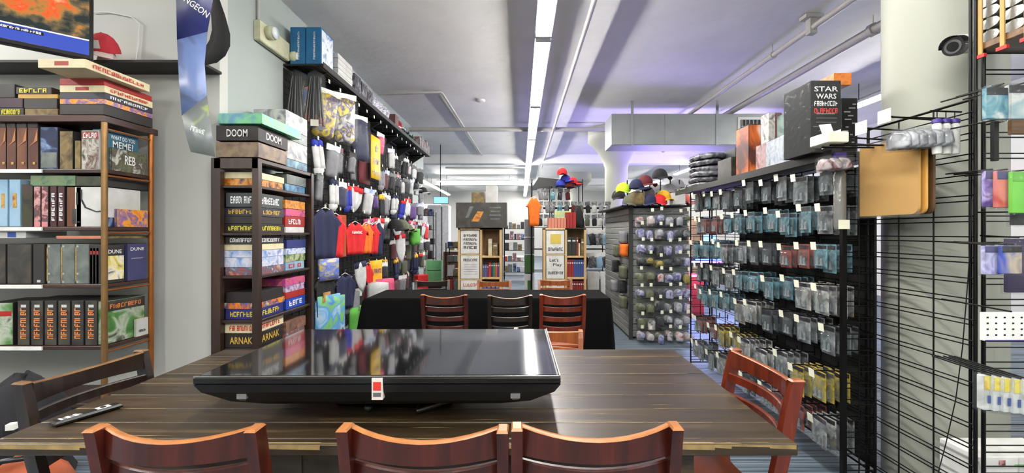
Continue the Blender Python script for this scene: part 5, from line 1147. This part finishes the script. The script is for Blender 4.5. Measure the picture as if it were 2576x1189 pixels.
epack('blue violet pack left of the red figure pack', 2474, 2502, 430, 520, purp, head=mat('indigo_card'), dd=1.70)
epack('lime green pack at the right edge', 2542, 2600, 432, 536, mat('lime_card', (.42,.75,.25)), head=mat('lime_dark', (.35,.65,.2)), dd=1.66)
epack('dark purple pack with blue figure and white title below the red figure pack', 2515, 2565, 618, 688, pr('art_bluefigure', [(.1,.1,.3),(.2,.3,.7),(.75,.7,.6),(.25,.2,.5)], 8), head=BLK, dd=1.66)
epack('blue purple pack with jagged letters left of the blue figure pack', 2472, 2512, 618, 690, pr('art_jag', [(.15,.1,.35),(.75,.75,.9),(.3,.25,.6)], 12), head=mat('indigo_card'), dd=1.68)
epack('deep purple long pack behind the blue figure pack', 2530, 2580, 600, 735, mat('violet_dark', (.16,.1,.25)), dd=1.74)
epack('dark figured pack near the green pack', 2545, 2600, 536, 566, darkc, dd=1.7)
epack('brown wooden handled pack between the teal and green packs', 2540, 2600, 300, 338, wood('handle_wood', (.3,.2,.1), (.45,.32,.18), (.55,.4,.25), 0), dd=1.74, film=False)
epack('black narrow strap below the teal packs', 2496, 2508, 305, 405, BLK, dd=1.7, film=False, cat='strap', name='black_strap')
dots = MB(); o = epack('white sheet of small black dotted symbols with purple lower edge', 2470, 2600, 785, 856, WHT, dd=1.62, film=False)
for i in range(6):
    for j in range(4): dots.patch((-.085+i*.032, -.0075, -.018-j*.022), (1,0,0), (0,0,1), .008, .006, BLK, .0012)
dots.patch((0,-.0075,-.1045), (1,0,0), (0,0,1), .19, .004, mat('purple_cap'), .001); dots.build('printed_symbols', o)
wb = pr('art_whitebag', [(.6,.62,.6),(.85,.87,.86),(.75,.77,.78)], 10, rough=.15)
for i in range(5):
    o = epack('clear bag with yellow header at the right edge, %s from the corner post' % ORD[i+1], 2466+i*25, 2490+i*25, 942+i*3, 1028+i*3, wb, dd=1.66-i*.012, head=yb, cat='bag', name='header_bag', th=.025)
    MB().patch((0,-.0125,-.09), (1,0,0), (0,0,1), .012, .03, mat('blue_card', (.2,.3,.6)), .003).build('blue_label', o)
o = tag(MB().bbox(0,.4,0,.18,0,.40,WHT,.004).patch((.1,0,.37),(1,0,0),(0,0,1),.03,.03,P_pink,.001).patch((.18,0,.36),(1,0,0),(0,0,1),.05,.012,fgn,.001).build('white_box', loc=(2.045, 1.905, .002)), 'white box with small coloured prints at the bottom right edge', 'box')
# foil bundles top right on a brown board that reaches towards the table
tag(MB().bbox(0,.5,0,.5,0,.03,wood('brown_board_wood', (.3,.2,.12), (.42,.3,.18), (.5,.38,.25), 0),.003).build('wooden_shelf_board', loc=(1.995, 1.38, 2.19)), 'brown board holding the silver foil bundles at the top right edge', 'shelf')
foil = mat('silver_foil', (.72,.72,.7), rough=.22, metal=.75, bump=.25, bscale=14)
for i in range(5):
    for j in range(5):
        b = MB(); vs = []
        for k_ in range(5):
            for s_ in range(8): a = 2*pi*s_/8; vs.append((.01+k_*.09, .043*cos(a)*(1+.08*sin(k_*2+i)), .024+.024*sin(a)+.004*sin(k_*3+j)))
        b.add(vs, [(k_*8+s_, k_*8+(s_+1) % 8, (k_+1)*8+(s_+1) % 8, (k_+1)*8+s_) for k_ in range(4) for s_ in range(8)], foil, True); b.add(vs, [tuple(range(7,-1,-1)), tuple(range(32,40))], foil)
        tag(b.build('foil_pack', loc=(2.0, 1.835-i*.09, 2.222+j*.05)), 'silver foil pack on the brown board, %s from the post, %s layer up' % (ORD[i+1], ORD[j+1]), 'foil pack', 'silver foil packs on the brown board')
for i in range(3): 
    o = tag(MB().box(-.006,.0,-.008,.008,-.03,.28,mat('gold_strap', (.7,.55,.3))).build('elastic_strap', loc=(1.993, 1.85-i*.085, 2.2)), 'gold elastic strap with red end over the foil packs, %s from the post' % ORD[i+1], 'strap', 'gold straps over the foil packs')
    MB().box(-.009,.003,-.02,.02,-.045,-.03,mat('red_tip')).build('red_end', o)
# ================= middle aisle fixture (grid gondola) =================
slat = mat('grey_slat', (.5,.51,.5), rough=.5)
t = thing('slatwall_fixture', 'tall grey slatwall fixture with hooks facing the right aisle', 'display fixture', (1.43, 5.62, 0))
b = MB()
for i in range(20): b.bbox(0, .03, 0, 1.6, .03+i*.085, .11+i*.085, slat, .006)
b.build('slat_side', t)
MB().box(.008,.022,0,1.6,0,1.74,mat('slot_dark',(.2,.2,.2))).build('slat_core', t)
MB().bbox(-.01,.04,-.02,.0,0,1.74,mat('slot_dark')).build('corner_trim', t)
b = MB()
for i in range(20): b.bbox(.04, .78, 0, .03, .03+i*.085, .11+i*.085, slat, .006)
b.build('slat_front', t)
MB().box(.03, .76, .1, 1.6, .0, 1.70, mat('dark_backing', (.13,.13,.14))).build('core_box', t)
MB().bbox(-.12, .8, -.05, 1.65, 1.74, 1.76, bsh, .003).build('top_board', t)
random.seed(31)
kinds = [('blue violet', pr('art_bv', [(.3,.3,.5),(.5,.5,.7),(.75,.75,.85),(.2,.2,.3)], 14)), ('grey white', greyc), ('dark', darkc), ('olive', pr('art_olive', [(.25,.27,.18),(.45,.47,.33),(.3,.3,.25)], 14)), ('red and white', pr('art_rw', [(.7,.2,.2),(.85,.83,.82),(.3,.3,.35)], 12)), ('yellow', yelc), ('silver', pr('art_silv', [(.5,.5,.53),(.75,.75,.78),(.35,.35,.4)], 12))]
rowk = [[4,0,6,6], [0,6,0,2], [0,2,0,6], [2,5,2,0], [3,2,0,5], [3,2,0,0], [3,5,6,0], [3,2,6,6], [4,4,4,4]]
for r in range(9):
    z = 1.68-r*.185
    for c in range(6):
        kd, m_ = kinds[rowk[r][min(3, c*4//6)]]
        x = 1.52+c*.118+random.uniform(-.012,.012); dz = random.uniform(-.022,.022)
        for q in range(3):
            b, h, p = bagged(m_ if random.random() < .75 else kinds[random.randrange(7)][1], random.uniform(.085,.125), random.uniform(.13,.2), random.choice((darkc, greyc, m_)), .012); y = 5.38+q*.06+random.uniform(-.01,.01)
            if r == 8: y -= .03
            o = hang(b, 'hanging_pack', '%s pack on the slatwall, %s row down, %s column, %s from front' % (kd, ORD[r+1], ORD[c+1], ORD[q+1]), 'hanging pack', y, z+dz, x, random.uniform(-.25,.25), 'hanging packs on the slatwall front', (('clear_bag', p),))
        tg = tag(MB().cyl((0,0,0), (0,.26,.0), .003, MBL, n=4).build('display_hook', loc=(x, 5.345, z+dz+.004)), 'slatwall hook with price tag, %s row down, %s column from the corner' % (ORD[r+1], ORD[c+1]), 'display hook', 'slatwall hooks')
        if (r*5+c) % 3: MB().box(-.018,.018,-.002,0,-.012,.03,TAG).build('price_tag', tg)
for k, (z, y, c, lab) in enumerate(((1.42, 5.75, fgr, 'grey pouch'), (1.25, 5.7, fo, 'orange pouch'), (1.22, 6.1, fol, 'olive pouch'), (.95, 5.75, fol, 'olive holster'), (.75, 5.8, fk, 'black holster'), (1.0, 6.2, fk, 'black pouch'), (.55, 5.75, fol, 'drab pouch'), (.7, 6.3, fgr, 'grey pouch low down'))):
    hang(MB().cols([(-.09,-.15,0), (0,-.17,0), (.09,-.15,0)], .08, c, .01, 4), 'hanging_pouch', lab+' on the side of the slatwall fixture%s' % ['', '', '', '', '', ' nearer the back', ', lowest', ' near the back'][k], 'pouch', y, z, 1.375, -pi/2, 'pouches on the slatwall side')
# caps on top of it
CAPC = [fn, fb, fr, fk, fgr, fg, fm, fol]
limef = fab('lime', (.75,.9,.2)); corf = fab('coral', (.9,.45,.4))
cl_ = [(1.38,5.75,1.95,limef,'lime green'), (1.52,5.6,1.98,fn,'navy'), (1.63,5.6,2.03,fm,'dark red'), (1.83,5.62,2.12,fk,'black'), (1.7,5.75,1.9,fgr,'pale grey'), (1.55,5.65,1.82,fol,'olive'), (1.86,5.58,1.83,fg,'yellow gold'), (1.78,5.5,1.77,fr,'bright red'), (1.98,5.7,1.93,fgr,'grey tweed'), (2.12,5.6,1.80,corf,'coral'), (1.42,6.2,1.9,fk,'black far'), (1.42,5.55,1.77,fol,'drab'), (2.1,5.75,2.0,fgr,'silver'), (1.66,5.5,1.77,fn,'deep navy')]
for i, (x, y, z, c, nm) in enumerate(cl_):
    cap_obj('%s cap in the heap on top of the slatwall fixture' % nm, (x, y, z), random.uniform(-1.5,1.5), c, c, r=.1, group='caps on top of the slatwall fixture')
b = MB()
for (x, y) in ((1.42,5.7), (1.6,5.62), (1.72,5.7), (1.83,5.6), (1.98,5.66), (2.1,5.66)): b.cyl((x-1.43,y-5.62,1.75), (x-1.43,y-5.62,2.1), .008, MBL, n=5)
b.build('cap_peg', t)
for i in range(2): tag(MB().bbox(0,.16,0,.12,0,.15,[P_tan,P_white][i]).build('carton', loc=(1.42+i*.52, 5.45, 1.762+.0)), ['tan carton among the caps at the slatwall corner', 'white carton among the caps'][i], 'box')

# ================= pine racks with posters =================
pine = wood('pine', (.72,.58,.38), (.84,.72,.52), (.9,.8,.62), 2, .45, .1, .6)
def pine_rack(label, px0, px1, posters, cells, side='left'):
    d = 6.8; x0, x1 = PX(px0,d), PX(px1,d); W_ = x1-x0; H = 1.475
    t = thing('pine_display_rack', label, 'display rack', (x0, d, 0)); mid = W_*.5
    for x in (0, mid, W_-.035): MB().bbox(x, x+.035, 0, .35, 0, H, pine, .003).build('upright', t)
    for z in (0, .33, .66, 1.0, H-.03):
        MB().bbox(mid+.03, W_-.03, .0, .35, z, z+.03, pine, .003).build('shelf', t)
    MB().bbox(0, W_, 0, .35, H-.03, H, pine, .003).build('top_board', t)
    MB().box(.0, W_, .34, .35, 0, H, mat('pine_back', (.55,.42,.28))).build('back_panel', t)
    for k, (fn_) in enumerate(posters):
        z1 = H-.04-k*.395; z0 = z1-.37
        m_ = MB().box(.045, mid-.01, .0, .006, z0, z1, WHT); fn_(m_, .03+mid/2-.005, (z0+z1)/2, mid-.06, z1-z0); m_.build('poster_panel', t)
        MB().bbox(.035, mid, -.004, .01, z0-.022, z0-.006, pine, .002).build('panel_rail', t)
    for k in range(3):
        z0 = [1.03, .69, .36][k]
        for i, (dx, ww, hh, m_, nm, cat) in enumerate(cells[k]):
            o = MB().bbox(0, ww, 0, .2, 0, hh, m_, .002); o.patch((ww/2,0,hh*.8), (1,0,0), (0,0,1), ww*.7, hh*.08, WHT, .001)
            tag(o.build('book' if cat == 'book' else 'boxed_game', loc=(x0+mid+.04+dx, d+.05, z0+.001)), '%s in %s, %s from left, %s shelf down' % (nm, side, ORD[i+1], ORD[k+1]), cat, 'items in the pine racks')
    return t
I1, I2, I3, I4 = text_m((.15,.15,.17)), text_m((.8,.45,.3)), text_m((.85,.75,.35)), text_m((.4,.65,.85))
def p_a(m_, x, z, w, h):
    for i, s in enumerate(['~8', '~7', '~7', '~4']): m_.text(s, (x,0,z+h*(.28-i*.17)), (1,0,0), (0,0,1), w*.75, h*.12, I1, .003)
def p_b(m_, x, z, w, h):
    m_.text('~8', (x,0,z+h*.3), (1,0,0), (0,0,1), w*.8, h*.12, I1, .003)
    for i in range(5): m_.patch((x,0,z+h*(.1-i*.1)), (1,0,0), (0,0,1), w*.75, h*.02, mat('fine_print', (.6,.6,.68)), .003)
def p_c(m_, x, z, w, h):
    m_.text('~6', (x,0,z+h*.3), (1,0,0), (0,0,1), w*.8, h*.14, I2, .003)
    for i in range(5): m_.patch((x,0,z+h*(.08-i*.1)), (1,0,0), (0,0,1), w*.7, h*.02, mat('fine_print'), .003)
def p_d(m_, x, z, w, h):
    m_.patch((x,0,z+h*.14), (1,0,0), (0,0,1), w*.6, h*.42, I3, .003).text('~7', (x,0,z-h*.3), (1,0,0), (0,0,1), w*.85, h*.14, I1, .003)
def p_e(m_, x, z, w, h):
    m_.text("Let's", (x-w*.1,0,z+h*.3), (1,0,0), (0,0,1), w*.5, h*.15, I1, .003).text('Play', (x+w*.1,0,z+h*.08), (1,0,0), (0,0,1), w*.5, h*.15, I1, .003).text('~8', (x,0,z-h*.25), (1,0,0), (0,0,1), w*.85, h*.12, I1, .003)
def p_f(m_, x, z, w, h):
    m_.text('~7', (x,0,z+h*.3), (1,0,0), (0,0,1), w*.8, h*.12, I2, .003).text('~7', (x,0,z+h*.1), (1,0,0), (0,0,1), w*.85, h*.16, I4, .003)
tan_ = P_tan; cc = lambda k, c: mat('spine_'+k, c)
left_cells = [[(.02+.065*i, .055, .045, CRM, 'stack end', 'boxed game') for i in range(0)]+[(.09, .06, .27, CRM, 'cream card box column', 'boxed game'), (.16, .08, .2, tan_, 'tan card box column', 'boxed game')],
              [(.0+i*.034, .03, .2+.03*(i > 2), cc('b%d' % i, c), nm+' binder', 'book') for i, (c, nm) in enumerate((((.3,.32,.5), 'slate blue'), ((.32,.34,.55), 'blue grey'), ((.35,.2,.3), 'plum'), ((.75,.15,.15), 'red'), ((.15,.2,.3), 'dark navy'), ((.2,.5,.3), 'green'), ((.75,.3,.2), 'orange red'), ((.3,.25,.5), 'violet')))],
              [(.0+i*.07, .06, .22, cc('c%d' % i, c), nm+' boxed set', 'boxed game') for i, (c, nm) in enumerate((((.28,.3,.45), 'blue'), ((.3,.3,.5), 'indigo'), ((.25,.22,.4), 'purple'), ((.3,.33,.5), 'steel blue')))]]
right_cells = [[(.0, .07, .3, cc('d1', (.12,.16,.12)), 'dark green book', 'book'), (.075, .07, .3, cc('d2', (.14,.13,.12)), 'black green book', 'book'), (.15, .03, .3, cc('d3', (.45,.2,.12)), 'rust book', 'book'), (.185, .025, .2, CRM, 'cream booklet', 'book'), (.225, .05, .27, tan_, 'striped tan book', 'book')],
               [(.0+i*.036, .033, .28, cc('r%d' % (i > 2), ((.6,.15,.15) if i < 3 else (.2,.3,.55))), ('red' if i < 3 else 'blue')+' volume', 'book') for i in range(8)],
               [(.0+i*.036, .033, .27, cc('m', (.5,.12,.12)), 'maroon volume', 'book') for i in range(8)]]
pine_rack('pine rack with three white posters and the black banner box on top', 1152, 1262, [p_a, p_b, p_c], left_cells, 'left pine rack')
pine_rack('pine rack with yellow and blue posters and red books on top', 1367, 1475, [p_d, p_e, p_f], right_cells, 'right pine rack')
b = MB().bbox(0, .8, 0, .3, 0, .40, P_char, .004)
b.add([(.15,-.002,.16), (.22,-.002,.34), (.28,-.002,.34), (.2,-.002,.16)], [(0,1,2,3)], P_grey); b.add([(.24,-.003,.1), (.34,-.003,.26), (.44,-.003,.26), (.36,-.003,.1)], [(0,1,2,3)], A_fire)
for i in range(4): b.patch((.62,0,.32-i*.06), (1,0,0), (0,0,1), .18-.03*(i % 2), .02, P_grey, .002)
tag(b.build('banner_box', loc=(PX(1147,6.75), 6.75, 1.477)), 'wide dark grey printed box on top of the left pine rack', 'box')
for i in range(6): tag(MB().bbox(0,.045,0,.2,0,.16,cc('salmon', (.8,.5,.42)),.002).build('book', loc=(PX(1380,6.8)+i*.05, 6.86, 1.477)), 'salmon book standing on the right pine rack, %s from the left' % ORD[i+1], 'book', 'books on top of the right pine rack')
for i in range(3): tag(MB().bbox(0,.05,0,.2,0,.25,cc('red', (.6,.1,.1)),.002).build('book', loc=(PX(1425,6.8)+i*.055, 6.86, 1.477)), 'tall dark red book on the right pine rack, %s from the left' % ORD[i+1], 'book', 'books on top of the right pine rack')
tag(MB().cols([(-.09,0,.2), (-.04,0,.38), (.02,0,.36), (.09,0,.1)], .15, fk, .004, 4).build('black_bag', loc=(PX(1462,6.9), 7.2, 1.48)), 'black soft bag leaning at the right end of the right pine rack', 'bag')
tag(MB().bbox(0,.26,0,.22,0,.12,pr('art_lemon', [(.85,.85,.5),(.6,.75,.6),(.85,.8,.3)], 10),.003).build('boxed_game', loc=(PX(1396,7.1), 7.1, 1.64)), 'yellow green box behind the salmon books', 'boxed game')
tag(MB().bbox(0,.3,0,.3,0,.16,mat('grey_tray', (.3,.3,.3)),.003).build('storage_box', loc=(PX(1396,7.1)-.02, 7.09, 1.477)), 'dark box carrying the yellow green box', 'box')

# rack of goods with the orange shirt, behind the right pine rack
t = thing('tall_goods_rack', 'tall dark wire rack of bagged goods behind the right pine rack', 'display rack', (.2, 7.6, 0))
b = MB()
for x in (0, .35, .9, 1.35):
    for y in (0, .5): b.cyl((x,y,0), (x,y,2.35 if x < 1 else 1.9), .01, MBL, n=6)
b.build('upright_posts', t)
b = MB()
for z in (.3, .7, 1.1, 1.5, 1.85):
    for y in (0, .12, .25, .38, .5): b.cyl((0,y,z), (1.35,y,z), .005, MBL, n=4)
b.build('wire_shelves', t)
o = MB().add([(0,-.05,2.2), (.12,-.05,2.38), (.9,-.05,2.30), (.9,-.05,2.26), (0,.5,2.2), (.12,.5,2.38), (.9,.5,2.30), (.9,.5,2.26)], [(0,3,2,1), (4,5,6,7), (0,4,7,3), (1,2,6,5), (0,1,5,4), (2,3,7,6)], BLK); o.build('black_canopy', t)
random.seed(41)
n_ = 0
for r, z in enumerate((2.18, 1.95, 1.72)):
    for c in range(11 if r else 5):
        m_ = [fgr, darkc, fk, greyc, fm, P_white, tealp, fol][(c*3+r*5) % 8]; b, h, p = bagged(m_, .1, .21, greyc, .03); n_ += 1
        hang(b, 'bagged_item', 'small %s bag behind the right pine rack, %s row down, %s along' % (['grey','dark','black','pale','maroon','white','teal','olive'][(c*3+r*5) % 8], ORD[r+1], ORD[c+1]), 'bagged goods', 7.56, z, .34+c*.12, random.uniform(-.3,.3), 'bags on the rack behind the pine rack', (('header_card', h),))
for r, z in enumerate((1.45, 1.05, .65)):
    for c in range(4):
        k_ = (c+r) % 3; b, h, p = bagged([P_lblue, darkc, greyc][k_], .2, .28, WHT, .03); hang(b, 'bagged_item', '%s package right of the right pine rack, %s row down, %s along' % (['light blue','dark','grey'][k_], ORD[r+1], ORD[c+1]), 'bagged goods', 7.5, z, 1.12+c*.13, .1, 'bags beside the right pine rack', (('header_card', h),))
hang(shirt(fo, W=.28, L_=.5, th=.06), 'orange_shirt', 'bright orange shirt hanging at the left end of the tall rack', 'shirt', 7.5, PZ(497,7.5), PX(1343,7.5), .3)
for i, (x, z, c, nm) in enumerate(((.72,2.42,fr,'red'), (.78,2.3,fb,'royal blue'), (.9,2.26,fr,'scarlet'), (.84,2.2,fm,'maroon'), (.7,2.22,fb,'bright blue'))):
    cap_obj('%s cap on the tall rack canopy end' % nm, (x, 7.45, z), .8*i, c, c, r=.09, group='caps on the tall rack')
for i in range(2): tag(MB().bbox(0,.2,0,.1,0,.42,WHT,.003).build('white_box', loc=(1.16+i*.23, 7.4, .3)), 'tall white carton %s beside the right pine rack' % ('touching the rack' if i == 0 else 'further right'), 'box', 'white cartons right of the pine rack')
tag(MB().bbox(0,.6,0,.3,0,.298,MBL,.004).build('low_plinth', loc=(1.1, 7.3, 0)), 'dark low plinth under the tall white cartons', 'plinth')

# grey and green panel stack between the racks
t = thing('panel_cabinet', 'narrow tall cabinet of grey and green panels between the pine racks', 'cabinet', (PX(1320,8), 8.3, 0))
W_ = .19
for z0, z1, m_ in ((.98,1.66,mat('panel_grey', (.45,.46,.47))), (.62,.96,mat('panel_green', (.2,.35,.15)))): MB().bbox(0, W_, 0, .3, z0, z1, m_, .004).build('panel', t)
MB().bbox(0, W_, 0, .3, 0, .6, P_white, .004).patch((.09,0,.35), (1,0,0), (0,0,1), .07, .25, mat('panel_green'), .002).build('lower_panel', t); MB().bbox(-.01, W_+.01, -.01, .31, 1.3, 1.32, P_white, .002).build('divider', t)
# distant shelving with small goods, counters
def far_shelf(label, x, y, w_, h_, nz, seed, hang_=False, kindname='packet'):
    t = thing('wire_shelving', label, 'shelving', (x, y, 0))
    b = MB()
    for xx in (0, w_):
        for yy in (0, .4): b.cyl((xx,yy,0), (xx,yy,h_), .012, MBL, n=6)
    b.build('posts', t)
    random.seed(seed)
    for r in range(nz):
        z = .25+r*(h_-.35)/(nz-1); MB().box(0, w_, 0, .4, z-.012, z, MBL).build('shelf', t)
        xx = .02; k_ = 0
        while xx < w_-.1:
            k_ += 1; ww = random.uniform(.06,.13); hh = random.uniform(.1, min(.24, (h_-.35)/(nz-1)-.04)) if r < nz-1 else random.uniform(.08,.2); i = random.randrange(7); nm = ['white','tan','grey','red','dark','blue','multicoloured'][i]
            m_ = [P_white, P_tan, P_grey, RED, DK, P_blue, A_mix][i]
            tag(MB().bbox(0, ww, 0, .2, 0, hh, m_, .003).build('packet', loc=(x+xx, y+.05, z+.001)), '%s %s on %s, %s from left, %s shelf up' % (nm, kindname, label.split(' with ')[0][:34].strip(), ORD[min(k_,20)], ORD[r+1]), 'packet', 'packets on far shelving')
            xx += ww+random.uniform(.005,.03)
    return t
far_shelf('far centre shelf with small goods', PX(1268,12.5), 12.5, .62, 1.62, 5, 51)
far_shelf('far left shelf with mixed goods', -3.0, 12.2, .5, 2.0, 5, 52)
far_shelf('dark rack beside the left pine rack', PX(1122,8.5), 8.5, .26, 1.2, 4, 53)
far_shelf('rightmost far shelf with mixed goods', 3.4, 9.2, .8, 1.6, 5, 54)
t = thing('sales_counter', 'dark sales counter with pale top at the far left', 'counter', (-2.1, 11.6, 0)); MB().bbox(0, 1.3, 0, .6, 0, .88, wood('counter_wood', (.2,.1,.06), (.3,.17,.1), (.38,.22,.14), 0), .006).build('counter_body', t); MB().bbox(-.03, 1.33, -.03, .63, .88, .92, mat('counter_top', (.75,.74,.7)), .004).build('counter_top', t)
random.seed(61)
for i in range(12):
    w_ = random.uniform(.06,.14); k_ = i % 5
    tag(MB().bbox(0, w_, 0, .15, 0, random.uniform(.08,.3), [P_white, P_tan, WHT, P_pink, CRM][k_], .003).build('packet', loc=(-2.05+i*.105, 11.7, .921)), '%s packet on the far sales counter, %s from its left end' % (['white','tan','bright white','pink patterned','cream'][k_], ORD[i+1]), 'packet', 'packets on the sales counter')
t = thing('poster_stand', 'bright green poster stand at the far left beyond the black table', 'poster stand', (PX(1072,9.0), 9.0, 0))
MB().bbox(0, .33, 0, .04, .38, .82, mat('poster_green', (.5,.8,.55)), .004).box(.02, .31, -.002, 0, .6, .615, BLK).build('poster_board', t); MB().box(-.05, .0, 0, .03, .3, .82, WHT).build('white_strip', t); MB().bbox(0,.33,0,.2,0,.37,BLK).build('stand_base', t)
MB().text('~8', (-.025,0,.55), (0,0,1), (-1,0,0), .35, .035, BLK, .003).build('strip_lettering', t)
struct(MB().bbox(-4.35+.0, -3.35, 17.9, 18.0, 0, 2.6, mat('door_white', (.8,.81,.83)), .01).box(-3.9,-3.885,17.89,17.9,.1,2.5,MBL), 'door_1')
tag(MB().bbox(PX(1076,13), PX(1128,13), 13, 13.5, 0.0, PZ(515,13), mat('fridge_white', (.8,.81,.83)), .02).box(PX(1111,13), PX(1112.5,13), 12.99, 13, .5, PZ(520,13), MBL).build('white_locker'), 'pale tall locker with a thin dark centre line beyond the counter', 'locker')
t = thing('checkout_screen', 'bright blue white screen above the far left counter', 'screen', (PX(1090,12), 12.0, PZ(512,12)))
MB().bbox(0, .42, 0, .05, 0, .2, BLK).build('bezel', t); MB().box(.01, .41, -.003, 0, .01, .19, emit('screen_cyan', (.55,.8,.95), 1.6)).build('screen', t); MB().cyl((.2,.02,.2), (.2,.02,ZC-PZ(512,12)), .012, MBL).build('ceiling_mount', t)
t = thing('menu_screen', 'slanting purple and blue screen beside the bright one', 'screen', (PX(1068,12.3)-.25, 11.4, PZ(520,12)), -.9)
MB().bbox(0, .6, 0, .04, 0, .32, BLK).build('bezel', t); MB().box(.01, .59, -.003, 0, .01, .31, emit('screen_violet', (.5,.4,.75), .9)).build('screen', t); MB().cyl((.3,.02,.3), (.3,.02,ZC-PZ(520,12)), .012, MBL).build('ceiling_mount', t)
for i, (a, b_, h, m_) in enumerate(((1186,1218,.24,P_tan), (1222,1250,.36,P_white))): tag(MB().bbox(PX(a,7.6), PX(b_,7.6), 7.6, 7.9, 1.88, 1.88+h, m_, .003).build('carton'), ['tan carton on the shelf behind the dark printed box', 'white printed carton behind the dark printed box'][i], 'box')
t = thing('stock_shelf', 'stock shelf hidden behind the left pine rack', 'shelving', (PX(1150,7.6), 7.6, 0)); MB().bbox(0,.8,-.02,.35,1.85,1.878,MBL).build('shelf', t)
for x in (0.01,.79):
    MB().cyl((x,.3,0), (x,.3,1.85), .012, MBL).build('post', t)
tag(MB().bbox(PX(1264,14), PX(1318,14), 14, 14.6, 0, .62, WHT, .01).build('white_counter'), 'low white counter at the far end between the pine racks', 'counter')
# purple and blue lit corner on the right
t = thing('glowing_sign', 'violet and blue glowing strip display in the right aisle behind the wire wall', 'lit sign', (PX(1735,7.5), 7.5, .82))
MB().bbox(0, .78, 0, .06, 0, .16, BLK).build('sign_body', t)
MB().box(.02, .75, -.006, 0, .05, .09, emit('neon_violet', (.6,.35,1), 12)).box(.1, .65, -.006, 0, .1, .12, emit('neon_blue', (.3,.5,1), 6)).build('glow_strip', t)
for x in (.05,.72): MB().cyl((x,.03,0), (x,.03,-.82), .01, MBL).build('post', t)
t = thing('window_screen', 'pale blue lit panel behind the far wire wing', 'screen', (PX(1768,8), 8.0, 1.1)); MB().bbox(0,.26,0,.05,0,.6,BLK).build('bezel', t); MB().box(.01,.25,-.004,0,.01,.59,emit('screen_pale', (.6,.75,1), 2)).build('screen', t); MB().cyl((.13,.03,0), (.13,.03,-1.1), .012, MBL).build('stand', t)
tag(MB().bbox(PX(1742,8.3), PX(1768,8.3), 8.3, 8.6, 0, PZ(548,8.3), mat('peach_panel', (.82,.68,.58)), .004).build('tall_cabinet'), 'peach coloured tall cabinet seen through the far wire wing', 'cabinet')
t = tag(MB().bbox(2.5, 3.0, 7.0, 7.4, 0, .7, mat('red_bin', (.6,.12,.12)), .02).build('red_bin'), 'red bin in the right aisle seen through the wires', 'bin')
colour_light('violet_glow', (3.3, 9.7, 1.7), (pi, 0, 0), 1.2, (.42,.32,1), 110)
colour_light('violet_glow_far', (4.6, 12.5, 1.6), (pi, 0, 0), 2.0, (.42,.32,1), 100)
colour_light('blue_floor_glow', (2.9, 6.9, 1.1), (0, 0, 0), .5, (.35,.42,1), 90)
